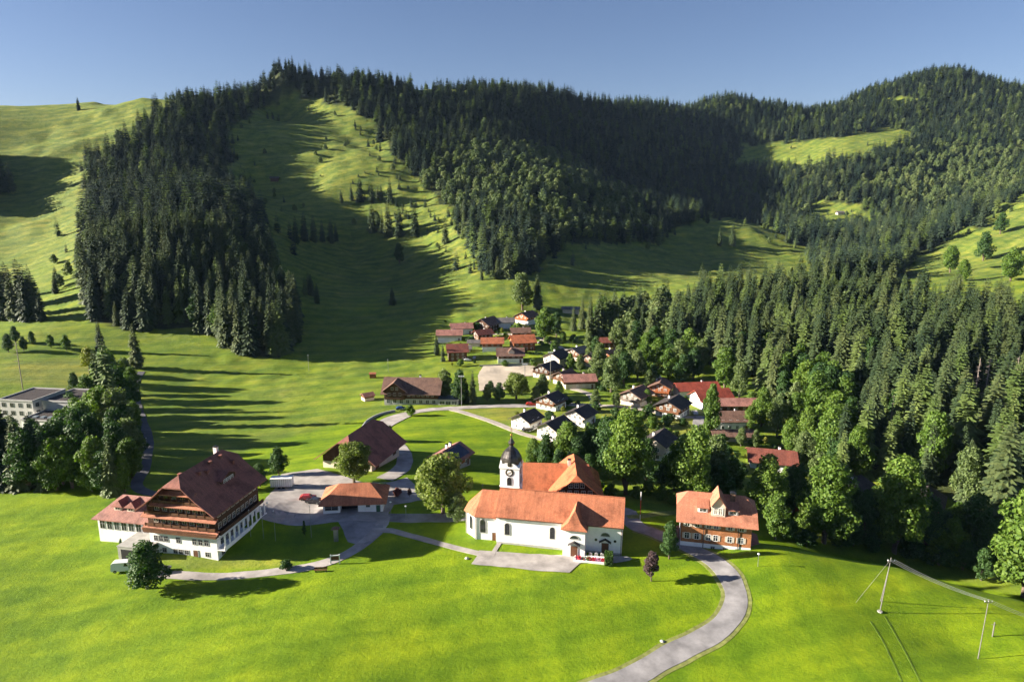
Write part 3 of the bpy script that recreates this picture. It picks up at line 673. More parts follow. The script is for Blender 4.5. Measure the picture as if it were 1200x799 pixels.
brd = np.where(leafy)[0]; brd = brd[np.argsort(-score[brd])]
NEARC = con[:250]; NEARB = brd[:50]
for n_, i in enumerate(NEARC):
    x, y, u, v = SP[i, :4]; s = hh[i]
    g = 'spruces in the dense forest to the right of the village'
    lab = 'dark green spruce among the dense forest to the right of the village'
    tree_at('spruce_tree', CON[n_ % 6] if rs.rand() < .68 else CONB[n_ % 2], (x, y, SZ[i]), s, lab, 'spruce', g, wide=rs.uniform(.85, 1.2))
for n_, i in enumerate(NEARB):
    x, y, u, v = SP[i, :4]
    tree_at('broadleaf_tree', (BRO['mid'] + BRO['dark'])[n_ % 8], (x, y, SZ[i]), hh[i]*.62, 'leafy green tree among the spruces of the forest right of the village', 'tree', 'leafy trees among the spruces on the right', wide=rs.uniform(.85, 1.1))
def instanced(name, idx, protos, hscale, label, h0, seed, wide=(1.0, 1.5)):
    r = np.random.RandomState(seed); n = len(idx)
    me = bpy.data.meshes.new(name); me.vertices.add(n)
    me.vertices.foreach_set('co', np.stack([SP[idx, 0], SP[idx, 1], SZ[idx]-.3], 1).ravel())
    s = hh[idx]*hscale/h0; w = r.uniform(*wide, n)
    a = me.attributes.new('sc', 'FLOAT_VECTOR', 'POINT'); a.data.foreach_set('vector', np.stack([s*w, s*w, s], 1).ravel())
    a = me.attributes.new('rt', 'FLOAT_VECTOR', 'POINT'); a.data.foreach_set('vector', np.stack([r.normal(0, .025, n), r.normal(0, .025, n), r.uniform(0, 6.28, n)], 1).ravel())
    a = me.attributes.new('pk', 'INT', 'POINT'); a.data.foreach_set('value', r.randint(0, len(protos), n).astype(np.int32))
    me.materials.append(protos[0].materials[0])
    o = link(name, me); tag(o, label, 'forest', None, 'stuff')
    ng = bpy.data.node_groups.new(name, 'GeometryNodeTree'); ng.interface.new_socket('Geometry', in_out='INPUT', socket_type='NodeSocketGeometry'); ng.interface.new_socket('Geometry', in_out='OUTPUT', socket_type='NodeSocketGeometry')
    N = ng.nodes; L = ng.links; gi = N.new('NodeGroupInput'); go = N.new('NodeGroupOutput'); iop = N.new('GeometryNodeInstanceOnPoints'); jn = N.new('GeometryNodeGeometryToInstance')
    m2p = N.new('GeometryNodeMeshToPoints')
    for pm in reversed(protos):
        po = bpy.data.objects.new('crown_shape', pm); oi = N.new('GeometryNodeObjectInfo'); oi.inputs['Object'].default_value = po; L.new(oi.outputs['Geometry'], jn.inputs[0])
    def named(nm, ty):
        a = N.new('GeometryNodeInputNamedAttribute'); a.data_type = ty; a.inputs['Name'].default_value = nm; return a.outputs[0]
    L.new(gi.outputs[0], m2p.inputs[0]); L.new(m2p.outputs[0], iop.inputs['Points']); L.new(jn.outputs[0], iop.inputs['Instance']); iop.inputs['Pick Instance'].default_value = True
    L.new(named('pk', 'INT'), iop.inputs['Instance Index']); L.new(named('sc', 'FLOAT_VECTOR'), iop.inputs['Scale']); L.new(named('rt', 'FLOAT_VECTOR'), iop.inputs['Rotation'])
    L.new(iop.outputs[0], go.inputs[0]); md = o.modifiers.new('trees', 'NODES'); md.node_group = ng
    return o
rest = con[250:]; rb = brd[50:]
print('forest', len(con), len(brd))
near_rest = rest[SP[rest, 1] < 560]; far_rest = rest[SP[rest, 1] >= 560]
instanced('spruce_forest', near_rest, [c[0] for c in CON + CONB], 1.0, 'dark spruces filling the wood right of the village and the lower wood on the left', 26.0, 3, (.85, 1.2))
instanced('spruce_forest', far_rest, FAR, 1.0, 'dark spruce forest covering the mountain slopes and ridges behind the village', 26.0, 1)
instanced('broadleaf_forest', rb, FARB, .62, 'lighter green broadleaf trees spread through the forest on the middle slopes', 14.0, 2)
# ------------------------------------------------------------------ building kit
def window_mesh(w, h, frame, shutters=None, arch=False):
    """Frame with mullion standing 5 cm proud; the pane is a mesh of its own. Built in the plane y=0, facing -y."""
    m = MB(); t = .09
    m.box(-w/2-t, w/2+t, -.09, .02, -h/2-t, -h/2); m.box(-w/2-t, w/2+t, -.07, .02, h/2, h/2+t)
    m.box(-w/2-t, -w/2, -.07, .02, -h/2, h/2); m.box(w/2, w/2+t, -.07, .02, -h/2, h/2); m.box(-.035, .035, -.055, .01, -h/2, h/2)
    m.box(-w/2, -.035, -.05, .01, h*.12, h*.12+.05); m.box(.035, w/2, -.05, .01, h*.12, h*.12+.05)
    mats = [frame]
    if shutters:
        mats.append(shutters)
        for s in (-1, 1):
            a = s*(w/2+t); b = s*(w/2+t+w*.48); m.box(min(a, b), max(a, b), -.05, .02, -h/2, h/2, 1)
    p = MB().box(-w/2, w/2, -.025, .005, -h/2, h/2)
    return m.mesh('window', mats), p.mesh('pane', 'window_glass')
_wc = {}
def wins(parent, side, spots, w, h, frame='white_paint', shutters=None, dims=None, pane='window_glass', panes=True):
    """side: 0 front(-y) 1 right(+x) 2 back(+y) 3 left(-x); dims: half length and half width of the wall box; spots: (along, z)."""
    key = (round(w, 2), round(h, 2), frame, shutters)
    if key not in _wc: _wc[key] = window_mesh(w, h, frame, shutters)
    f, pn = _wc[key]; hx, hy = dims
    for a, z in spots:
        if side == 0: loc = (a, -hy-.005, z); rz = 0
        elif side == 1: loc = (hx+.005, a, z); rz = pi/2
        elif side == 2: loc = (-a, hy+.005, z); rz = pi
        else: loc = (-hx-.005, -a, z); rz = -pi/2
        o = link('window', f, parent, loc, rz)
        if panes: link('pane', pn, o)
def gable_roof(L, W, ze, zr, ox, oy, hip=0.0, inset=0.0, flare=0.0, t=.22):
    """Roof over a box L x W (ridge along x): hip 0 = gable, 1 = full hip; flare = bell-cast eave."""
    m = MB(); hx = L/2 + ox; hy = W/2 + oy; sl = (zr-ze)/(W/2); zl = ze - sl*oy*(1-flare*.5)
    yh = hip*hy; zh = zr - sl*yh if hip < 1 else zl
    rows = [(yh, zh)]
    if flare and hip < 1: yf = W/2*.62; rows.append((max(yf, yh+.1), zr - sl*max(yf, yh+.1) - flare*.9)); 
    if hip < 1: rows.append((hy, zl))
    vs = [(-hx+inset, 0, zr), (hx-inset, 0, zr)]; fs = []
    for sgn in (-1, 1):
        base = len(vs)
        for y, z in rows: vs += [(-hx, sgn*y, z), (hx, sgn*y, z)]
        if hip >= 1:
            vs[base] = (-hx, sgn*hy, zl); vs[base+1] = (hx, sgn*hy, zl)
            f = [base, base+1, 1, 0]
            fs.append(tuple(f if sgn < 0 else reversed(f)))
        else:
            f0 = [base, base+1, 1, 0]; fs.append(tuple(f0 if sgn < 0 else reversed(f0)))
            for i in range(len(rows)-1):
                f = [base+2*i+2, base+2*i+3, base+2*i+1, base+2*i]; fs.append(tuple(f if sgn < 0 else reversed(f)))
    nb = 2; n2 = 2 + 2*len(rows)
    if hip > 0: fs += [(nb, 0, n2), (n2+1, 1, nb+1)]
    elif inset > 0: pass
    m.shell(vs, [tuple(f) for f in fs], t); return m
def gable_walls(L, W, z0, ze, zr, hip=0.0, mi=0, under=.12, m=None):
    m = m or MB(); hy = W/2; sl = (zr-ze)/(W/2); d = under + .12
    pts = [(-hy, z0), (hy, z0), (hy, ze-d)]
    if hip <= 0: pts += [(0, zr-d-.05)]
    elif hip < 1: yh = hip*hy; zh = zr - sl*yh - d - .1; pts += [(yh, zh), (-yh, zh)]
    pts += [(-hy, ze-d)]
    m.xprism(pts, -L/2, L/2, mi); return m
def chimney(parent, x, y, z, h=1.6, w=.7, mat='white_plaster', cap='dark_metal'):
    m = MB(); m.box(x-w/2, x+w/2, y-w/2, y+w/2, z, z+h); m.box(x-w/2-.1, x+w/2+.1, y-w/2-.1, y+w/2+.1, z+h, z+h+.12, 1); m.box(x-w/2+.1, x+w/2-.1, y-w/2+.1, y+w/2-.1, z+h+.12, z+h+.3, 1)
    return m.build('chimney', [mat, cap], parent)
def dormer(parent, x, y, z, w, depth, h, roofmat, wallmat, side=-1, name='dormer', ridge=None, nwin=1):
    """Small gabled dormer looking towards side*y."""
    rr = ridge or w*.42; M = Matrix.Translation((x, y, z)) @ Matrix.Rotation(0 if side < 0 else pi, 4, 'Z')
    m = MB(); m.box(-w/2, w/2, 0, depth, 0, h, 0, M)
    m.add([(-w/2, 0, h), (w/2, 0, h), (0, 0, h+rr*.8), (-w/2, depth, h), (w/2, depth, h), (0, depth, h+rr*.8)], [(0, 1, 2), (3, 5, 4)], 0, M)
    o = m.build(name, wallmat, parent)
    r = MB(); ow = .3; zl = h - .12
    r.shell([(-w/2-ow, -.45, zl), (0, -.45, h+rr), (0, depth, h+rr), (-w/2-ow, depth, zl), (w/2+ow, -.45, zl), (w/2+ow, depth, zl)], [(0, 1, 2, 3), (1, 4, 5, 2)], .12, 0, M)
    r.build('dormer_roof', roofmat, o)
    ww = w*.7/nwin
    for k in range(nwin):
        f, pn = _wc.setdefault((round(ww*.75, 2), round(h*.6, 2), 'white_paint', None), window_mesh(ww*.75, h*.6, 'white_paint'))
        cx = (-w*.35 + ww*(k+.5)); q = M @ Vector((cx, -.01, h*.52))
        link('window', f, o, q, 0 if side < 0 else pi)
    return o
def door_part(parent, x, y, z, w, h, mat='door_wood', rz=0, name='door'):
    m = MB(); m.box(-w/2, w/2, -.06, .02, 0, h); m.box(-w/2+.12, w/2-.12, -.08, -.06, h*.55, h-.15); m.box(-w/2+.12, w/2-.12, -.08, -.06, .15, h*.45)
    m.box(-w/2-.12, -w/2, -.10, .02, 0, h+.12, 1); m.box(w/2, w/2+.12, -.10, .02, 0, h+.12, 1); m.box(-w/2, w/2, -.10, .02, h, h+.12, 1)
    o = m.build(name, [mat, 'stone_sill'], parent, (x, y, z), rz)
    MB().box(w*.3, w*.3+.05, -.15, -.08, h*.46, h*.50).build('handle', 'dark_metal', o)
    return o
def balcony(parent, x0, x1, y, z, depth=1.1, mat='brown_wood', rz=0, off=(0, 0)):
    m = MB(); m.box(x0, x1, y-depth, y, z-.12, z); m.box(x0, x1, y-depth, y-depth+.07, z+.12, z+.95); m.box(x0, x1, y-depth-.03, y-depth+.1, z+.95, z+1.03)
    m.box(x0, x0+.07, y-depth, y, z, z+1.0); m.box(x1-.07, x1, y-depth, y, z, z+1.0)
    n = max(2, int((x1-x0)/2.2))
    for i in range(n+1): a = x0 + (x1-x0-.12)*i/n; m.box(a, a+.12, y-depth-.045, y-depth+.085, z-.25, z+.12)
    return m.build('balcony', mat, parent, None, rz)
def rail_posts(): pass
def chalet(name, label, u, v, L, W, rz, he=4.6, pitch=24, lower='white_plaster', upper='brown_wood', roof='brown_tiles', hl=2.5, ov=(1.1, 1.0), cat='house', group=None,
           hip=0, inset=0, front='gable', chim=((.2, .25),), win=True, shutters=None, bal=True, frame='white_paint', pos=None, sink=.8, detail=True, solar=False):
    """Chalet: plaster ground floor, timber above, broad roof. Local +x is the ridge; the -x gable is the show front when front='gable', the -y long wall otherwise."""
    p = pos or G(u, v); t = thing(name, label, cat, p, rz, group); zr = he + tan(radians(pitch))*W/2
    MB().box(-L/2, L/2, -W/2, W/2, -sink*2, hl).build('ground_floor', lower, t)
    m = gable_walls(L-.04, W-.04, hl, he, zr, hip); 
    m.build('upper_wall', upper, t)
    r = gable_roof(L, W, he, zr, ov[0], ov[1], hip, inset).build('roof', roof, t)
    if solar:
        s = MB(); sl = tan(radians(pitch)); yy0 = -W/2-ov[1]*.3; yy1 = -W*.08
        s.add([(-L*.42, yy0, he+.06-sl*(-yy0-W/2)), (L*.42, yy0, he+.06-sl*(-yy0-W/2)), (L*.42, yy1, zr+.06+sl*yy1), (-L*.42, yy1, zr+.06+sl*yy1)], [(0, 1, 2, 3)]); s.build('solar_panels', 'blue_panel', r)
    for fx, fy in chim: chimney(r, fx*L, fy*W, zr - abs(fy)*W*tan(radians(pitch)) - .5, 1.7)
    if win:
        n1 = max(2, int(W/2.9)); n2 = max(2, int(L/3.2)); ww = 1.0; wh = 1.15
        rows = [1.45] + ([hl+1.35] if he-hl > 1.9 else [])
        for z in rows:
            wins(t, 3, [((i+.5-n1/2)*(W-1.6)/n1, z) for i in range(n1)], ww, wh, frame, shutters, (L/2, W/2), panes=detail)
            wins(t, 0, [((i+.5-n2/2)*(L-1.6)/n2, z) for i in range(n2)], ww, wh, frame, shutters, (L/2, W/2), panes=detail)
            wins(t, 1, [((i+.5-n1/2)*(W-1.6)/n1, z) for i in range(n1)], ww, wh, frame, None, (L/2, W/2), panes=detail)
        if he-hl > 1.0 and zr-he > 1.7: wins(t, 3, [(-.9, he+.15), (.9, he+.15)], .8, .95, frame, None, (L/2, W/2), panes=detail)
        door_part(t, L*.5-1.5, -W/2-.0, 0, 1.0, 2.1)
    if bal:
        b = MB(); z = hl+.05; x = -L/2
        b.box(x-1.0, x, -W/2+.3, W/2-.3, z-.14, z); b.box(x-1.0, x-.93, -W/2+.3, W/2-.3, z+.1, z+.95); b.box(x-1.0, x, -W/2+.3, -W/2+.37, z, z+.95); b.box(x-1.0, x, W/2-.37, W/2-.3, z, z+.95)
        b.build('balcony', upper, t)
    return t

# ------------------------------------------------------------------ church
def arch_window(w, h, seg=8, glassm='window_glass'):
    pts = [(-w/2, 0), (w/2, 0)] + [(w/2*cos(pi*k/seg), h-w/2 + w/2*sin(pi*k/seg)) for k in range(seg+1)]
    P = MB(); n = len(pts); P.add([(x, -.03, z) for x, z in pts], [tuple(range(n))])
    fr = MB(); t = .14
    pin = pts; pout = [(-w/2-t, -t), (w/2+t, -t)] + [((w/2+t)*cos(pi*k/seg), h-w/2 + (w/2+t)*sin(pi*k/seg)) for k in range(seg+1)]
    vs = [(x, -.07, z) for x, z in pin] + [(x, -.07, z) for x, z in pout] + [(x, .03, z) for x, z in pin] + [(x, .03, z) for x, z in pout]
    fs = []
    for i in range(n):
        j = (i+1) % n; fs += [(i, n+i, n+j, j)[::-1], (n+i, 3*n+i, 3*n+j, n+j)[::-1], (i, j, 2*n+j, 2*n+i)[::-1]]
    fr.add(vs, fs)
    for x in (-w/6, w/6): fr.box(x-.02, x+.02, -.05, -.031, 0, h-w*.12, 1)
    k = .5
    while k < h - w*.4: fr.box(-w/2, w/2, -.05, -.031, k-.015, k+.015, 1); k += .5
    return fr.mesh('arched_window', ['stone_sill', 'dark_metal']), P.mesh('pane', glassm)
def put(parent, name, me, pane, loc, rz=0, pname='pane'):
    o = link(name, me, parent, loc, rz)
    if pane: link(pname, pane, o)
    return o
def church():
    c = G(658, 646); base = 0.0
    rz = -radians(11.0); L = 29.0; W = 11.6; he = 7.4; zr = 11.4; x0 = -L/2
    ctr = Vector((c.x, c.y, 0)) + Vector((.3, W/2 + .6, 0)); z = .15
    t = thing('church', 'white plastered church with long orange tiled roof and an onion domed clock tower', 'church', (ctr.x, ctr.y, z), rz)
    wl_ = MB(); gable_walls(L, W, -3, he, zr, m=wl_)
    wl_.box(-L/2-.0, L/2+.02, -W/2-.06, W/2+.06, -3, .5, 1); wl_.build('nave_wall', ['white_plaster', 'stone_sill'], t)
    cor = MB(); cor.box(-L/2, L/2, -W/2-.28, -W/2-.001, he-.95, he-.62); cor.box(-L/2, L/2, W/2+.001, W/2+.28, he-.95, he-.62); cor.build('cornice', 'white_plaster', t)
    rf = gable_roof(L, W, he, zr, .35, .65).build('nave_roof', 'church_tiles', t)
    # west gable verge, ridge tiles
    rd = MB(); rd.tube((-L/2-.3, 0, zr+.03), (L/2+.3, 0, zr+.03), .14, seg=6); rd.build('ridge_tiles', 'church_tiles', rf)
    gt = MB(); gt.tube((-L/2, -W/2-.78, he-.42), (L/2+.3, -W/2-.78, he-.42), .09, seg=6); gt.tube((L/2-.15, -W/2-.15, he-.5), (L/2-.15, -W/2-.15, -.1), .06, seg=6); gt.build('gutter', 'door_wood', rf)
    # choir: narrower, with three-sided east end
    cw = 9.4; cl = 5.2; hc = 6.5; zc = 10.7; xs = -L/2
    pts = [(xs, -cw/2), (xs, cw/2), (xs-cl, cw/2), (xs-cl-2.9, cw*.22), (xs-cl-2.9, -cw*.22), (xs-cl, -cw/2)]
    MB().prism(pts, -3, hc-.25).build('choir_wall', 'white_plaster', t)
    o = .65; zl = hc-.4
    e = [(xs, -cw/2-o), (xs-cl-.2, -cw/2-o), (xs-cl-3.5, -cw*.22-.35), (xs-cl-3.5, cw*.22+.35), (xs-cl-.2, cw/2+o), (xs, cw/2+o)]
    vs = [(x, y, zl) for x, y in e] + [(xs, 0, zc), (xs-cl+.6, 0, zc)]
    cr = MB().shell(vs, [(1, 0, 6, 7), (2, 1, 7), (3, 2, 7), (4, 3, 7), (5, 4, 7, 6)], .2); cr.build('choir_roof', 'church_tiles', t)
    cb = MB(); cb.tube((xs-cl+.6, 0, zc+.3), (xs-cl+.6, 0, zc+1.5), .05); cb.tube((xs-cl+.25, 0, zc+1.1), (xs-cl+.95, 0, zc+1.1), .04); cb.build('cross', 'dark_metal', t)
    lb = MB()                                           # corner pilasters of the choir
    for x, y in pts[2:]: lb.box(x-.22, x+.22, y-.22, y+.22, -3, hc-.3)
    lb.build('pilaster', 'grey_plaster', t)
    A, Ap = arch_window(1.15, 2.9)
    for x, z0 in ((-L/2+2.6, 2.5), (-L/2+13.2, 2.5)):
        put(t, 'arched_window', A, Ap, (x, -W/2-.01, z0))
    B, Bp = arch_window(1.35, 3.3); put(t, 'arched_window', B, Bp, (xs-cl+1.7, -cw/2-.01, 1.9))
    ang = math.atan2(2.9, cw*.28)
    put(t, 'arched_window', B, Bp, (xs-cl-1.45-.03, -cw*.36-.03, 1.9), -math.atan2(cw*.28, 2.9)-.0)
    for x in (-8, 0, 8): put(t, 'arched_window', A, Ap, (x, W/2+.01, 2.3), pi)
    put(t, 'arched_window', A, Ap, (L/2+.01, -2.5, 3.0), pi/2); put(t, 'arched_window', A, Ap, (L/2+.01, 2.5, 3.0), pi/2)
    door_part(t, -L/2-.8, -cw/2-.01, .1, .85, 2.0)
    # side porch with its own steep hipped gable
    px = 3.9; pw = 5.0; pd = 2.6; py = -W/2
    MB().box(px-pw/2, px+pw/2, py-pd, py+.5, -3, he-.6).build('porch_wall', 'white_plaster', t)
    zp = he+3.1; zl = he-.75; fl = .55
    vs = [(px-pw/2-fl, py-pd-fl, zl), (px+pw/2+fl, py-pd-fl, zl), (px, py-pd+1.6, zp), (px, py+4.2, zp), (px-pw/2-fl, py+.6, zl), (px+pw/2+fl, py+.6, zl), (px-pw/4-.2, py-pd+.45, zl+1.3), (px+pw/4+.2, py-pd+.45, zl+1.3), (px-pw/4-.2, py+2.0, zl+1.45), (px+pw/4+.2, py+2.0, zl+1.45)]
    MB().shell(vs, [(0, 1, 7, 6), (6, 7, 2), (4, 0, 6, 8), (8, 6, 2, 3), (1, 5, 9, 7), (7, 9, 3, 2)], .16).build('porch_roof', 'church_tiles', t)
    def portal(x, y, w=1.7):
        o = door_part(t, x, y, .15, 1.5, 2.5); 
        h = MB(); h.shell([(-w/2-.5, -.9, 2.95), (0, -.9, 3.75), (0, .0, 3.75), (-w/2-.5, 0, 2.95), (w/2+.5, -.9, 2.95), (w/2+.5, 0, 2.95)], [(0, 1, 2, 3), (1, 4, 5, 2)], .12); h.build('canopy', 'slate_tiles', o)
        lu = MB(); n = 10; lu.add([(x_, -.03, z_) for x_, z_ in [(-1.0, 0), (1.0, 0)] + [(1.0*cos(pi*k/n), .85*sin(pi*k/n)) for k in range(1, n)]], [tuple(range(n+1))]); 
        q = lu.build('lunette_window', 'window_glass', t, (x, y-.01, 4.35))
        f = MB()
        for k in range(n): f.tube((1.05*cos(pi*k/n), -.04, .9*sin(pi*k/n)), (1.05*cos(pi*(k+1)/n), -.04, .9*sin(pi*(k+1)/n)), .07, seg=5)
        f.tube((-1.1, -.04, 0), (1.1, -.04, 0), .07, seg=5); f.build('frame', 'stone_sill', q)
    portal(px+.1, py-pd-.01); portal(px+6.9, py-.01)
    for dx in (-2.1, 2.2):
        m = MB(); m.lathe([(.32, 0), (.32, .08)], 12); m.build('round_window', 'window_glass', t, (px+6.9+dx, py-.0, 3.35)).rotation_euler = (pi/2, 0, 0)
    # tower behind the choir
    tx = -L/2+1.0; ty = W/2+1.6; tw = 4.8; th = 14.4
    tb = MB(); tb.box(tx-tw/2, tx+tw/2, ty-tw/2, ty+tw/2, -3, th)
    tb.box(tx-tw/2-.12, tx+tw/2+.12, ty-tw/2-.12, ty+tw/2+.12, th-4.9, th-4.65); tb.box(tx-tw/2-.18, tx+tw/2+.18, ty-tw/2-.18, ty+tw/2+.18, th-.02, th+.28); tw_ = tb.build('tower', 'white_plaster', t)
    for rz_, dx, dy in ((0, 0, -1), (pi/2, 1, 0), (-pi/2, -1, 0), (pi, 0, 1)):
        gx = tx+dx*(tw/2+.01); gy = ty+dy*(tw/2+.01)
        g = MB(); w = 1.9                                    # curved clock gable
        ps = [(-tw/2-.15, 0), (tw/2+.15, 0)] + [((tw/2+.15)*cos(a)*(1 if abs(cos(a)) < .5 else .95), 1.55*sin(a)**1.5 if sin(a) > 0 else 0) for a in [pi*k/14 for k in range(1, 14)]]
        n = len(ps); g.add([(x, -.15, z) for x, z in ps] + [(x, .5, z) for x, z in ps], [tuple(range(n)), tuple(reversed(range(n, 2*n)))] + [(i, i+n, (i+1) % n+n, (i+1) % n) for i in range(n)])
        gb = g.build('clock_gable', 'white_plaster', tw_, (gx, gy, th-.1), rz_)
        ck = MB(); ck.lathe([(1.02, 0), (1.02, .06), (.0, .07)], 24); ck.lathe([(.62, .068), (.62, .085)], 24, 1)
        for k in range(12):
            a = pi*k/6; ck.box(-.035, .035, .72, .95, .07, .10, 2, Matrix.Rotation(a, 4, 'Z'))
        clk = ck.build('clock_face', ['dark_metal', 'white_paint', 'gold'], tw_, (gx, gy, th-1.1)); clk.rotation_euler = (pi/2, 0, rz_)
        hd = MB(); hd.box(-.05, .05, -.1, .85, .11, .13, 0, Matrix.Rotation(radians(-60), 4, 'Z')); hd.box(-.06, .06, -.1, .6, .13, .15, 0, Matrix.Rotation(radians(120), 4, 'Z')); hd.build('clock_hands', 'gold', clk)
        lw, lp = _wc.setdefault('louvre', arch_window(1.15, 2.1, glassm='opening_shade')); put(tw_, 'louvre', lw, lp, (gx, gy, th-4.45), rz_)
    # bell-shaped eaves and onion dome, eight-sided
    prof = [(2.75, .25), (2.95, .55), (3.0, 1.0), (2.95, 1.6), (2.75, 2.4), (2.35, 3.2), (1.75, 3.95), (1.05, 4.5), (.62, 4.9), (.52, 5.2), (.80, 5.5), (.92, 5.8), (.80, 6.15), (.42, 6.6), (.18, 7.1), (.10, 7.7)]
    d = MB(); vs = []; seg = 32
    for r, z_ in prof:
        for k in range(seg):
            a = 2*pi*(k+.5)/seg; q = abs(((k+.5) % 4)/4 - .5)*2; rr = .9*r*(1 - .055*(1-q) + (.02 if k % 4 == 0 else 0)); vs.append((tx+rr*cos(a), ty+rr*sin(a), th+z_))
    fs = [(j*seg+k, j*seg+(k+1) % seg, (j+1)*seg+(k+1) % seg, (j+1)*seg+k) for j in range(len(prof)-1) for k in range(seg)] + [tuple(reversed(range(seg)))]
    d.add(vs, fs); dm = d.build('onion_dome', 'dome_copper', tw_)
    b = MB(); b.lathe([(.02, 7.5), (.26, 7.65), (.34, 7.85), (.26, 8.05), (.02, 8.2)], 12, c=(tx, ty), M=Matrix.Translation((0, 0, th))); b.tube((tx, ty, th+8.1), (tx, ty, th+11.0), .05); b.tube((tx-.55, ty, th+9.6), (tx+.55, ty, th+9.6), .045); b.tube((tx-.3, ty, th+9.1), (tx+.3, ty, th+9.1), .03); b.build('finial_cross', 'gold', dm)
    # small sacristy roof at the tower foot
    sm = MB(); sm.box(tx-2.2, tx+4.6, ty-tw/2-1.6, ty-tw/2, -3, 9.2); sm.build('sacristy_wall', 'white_plaster', t)
    return t
church()

# ------------------------------------------------------------------ guesthouse at the left
def guesthouse():
    fr = G(256, 657); a = radians(-11); W = 17.0; L = 17.6; he = 12.6; zr = 19.6; top = 6.3
    # local frame: ridge along x; the -x gable faces the camera
    ux = Vector((sin(-a)*-1, 0, 0)); rz = pi/2 + a
    d = Vector((cos(rz), sin(rz), 0)); side = Vector((-sin(rz), cos(rz), 0))
    ctr = Vector((fr.x, fr.y, 0)) + d*(L/2) + side*(W/2); z = fr.z - .1
    t = thing('guesthouse', 'large timber guesthouse with purple-brown roof, white lower floors and a low dormered wing', 'guesthouse', (ctr.x, ctr.y, z), rz)
    m = MB(); m.box(-L/2, L/2, -W/2, W/2, -4, top); m.build('plaster_storeys', 'white_plaster', t)
    gable_walls(L-.06, W-.06, top, he, zr, .26).build('timber_storeys', 'dark_wood', t)
    # big roof with half-hips
    r = MB(); hx = L/2+2.0; hy = W/2+1.4; sl = (zr-he)/(W/2); yh = 2.3; zh = zr-sl*yh; ins = 2.8
    rows = [(yh, zh), (W/2*.66, zr-sl*W/2*.66-.25), (hy, he-1.0)]
    vs = [(-hx+ins, 0, zr), (hx-ins, 0, zr)]; fs = []
    for sg in (-1, 1):
        b = len(vs)
        for i, (y, zz) in enumerate(rows):
            e = [1.0, .75, 0][i]*-.0; vs += [(-hx+e, sg*y, zz), (hx-e, sg*y, zz)]
        for f in ([b, b+1, 1, 0], [b+2, b+3, b+1, b], [b+4, b+5, b+3, b+2]): fs.append(tuple(f if sg < 0 else reversed(f)))
    fs += [(2, 0, 8), (9, 1, 3)]
    rf = r.shell(vs, fs, .3).build('roof', 'purple_tiles', t)
    # pent roofs across the gable, with timber railings between
    for k, (zz, w) in enumerate(((6.75, W/2+1.0), (9.7, W/2+.9), (12.6, W/2-1.5), (15.5, 3.6+1.2))):
        p = MB(); x = -L/2; dp = 1.15
        p.shell([(x-dp, -w, zz), (x-dp, w, zz), (x+.02, w, zz+.6), (x+.02, -w, zz+.6)], [(3, 2, 1, 0)], .16); p.build('pent_roof', 'salmon_tiles', t)
        if k < 3:
            b = MB(); b.box(x-.62, x-.55, -w+.6, w-.6, zz+.62, zz+1.25); b.box(x-.66, x, -w+.6, w-.6, zz+.62, zz+.70)
            for i in range(9): yy = -w+.7+(2*w-1.5)*i/8; b.box(x-.68, x-.52, yy, yy+.12, zz+.5, zz+2.4 if 0 < i < 8 else zz+1.3)
            b.build('gallery', 'brown_wood', t)
    ap = MB(); ap.box(-L/2-1.1, -L/2, -W/2-.7, W/2+.7, top-.35, top+.0); ap.box(-L/2-1.15, -L/2-1.05, -W/2-.7, W/2+.7, top-.35, top+.75); ap.build('lower_gallery', 'brown_wood', t)
    D_ = (L/2, W/2)
    def sp(n, w, z, off=0): return [((i+.5-n/2)*w/n + off, z) for i in range(n)]
    wins(t, 3, [(-6.9, 4.1), (-5.6, 4.1), (-4.3, 4.1), (-1.2, 4.1), (2.9, 4.1), (4.4, 4.1), (5.9, 4.1)], .95, 1.25, 'stone_sill', None, D_)
    wins(t, 3, [(-5.0, 1.3), (-2.2, 1.3), (-.8, 1.3), (.7, 1.3), (5.9, 1.3)], .95, 1.0, 'stone_sill', None, D_)
    door_part(t, -L/2-.01, -3.0, -.1, 1.1, 2.1, rz=-pi/2)
    for zz, ww, n in ((8.75, 14.5, 8), (11.7, 13.5, 7), (14.6, 8.5, 4), (17.0, 3.0, 2)):
        wins(t, 3, sp(n, ww, zz), 1.0, 1.15, 'brown_wood' if zz > 12 else 'cream_plaster', None, D_)
    # long side to the yard: rows of windows, balcony with white posts
    for zz in (1.3, 4.0): wins(t, 0, sp(8, L-2, zz), 1.0, 1.3, 'stone_sill', None, D_)
    for zz in (7.9, 10.7): wins(t, 0, sp(9, L-1.5, zz), 1.0, 1.25, 'cream_plaster', None, D_)
    for zz in (7.9, 10.7): wins(t, 2, sp(7, L-1.5, zz), 1.0, 1.25, 'cream_plaster', None, D_)
    pc = MB(); 
    for i in range(10): x = -L/2+.6+(L-1.2)*i/9; pc.box(x-.16, x+.16, -W/2-1.8, -W/2-1.55, 2.8, top-.2)
    pc.box(-L/2, L/2, -W/2-1.9, -W/2-.001, 2.55, 2.8); pc.box(-L/2, L/2, -W/2-1.9, -W/2-1.75, 2.8, 3.5); pc.build('side_gallery', 'white_plaster', t)
    pg = MB(); pg.box(-L/2, L/2, -W/2-1.3, -W/2-.04, top, top+.16); pg.box(-L/2, L/2, -W/2-1.3, -W/2-1.2, top+.16, top+.95); pg.build('side_balcony', 'dark_wood', t)
    dormer(rf, 1.6, -W/2*.66, he+1.7, 5.6, 5.0, 1.5, 'purple_tiles', 'dark_wood', nwin=3, ridge=1.3)
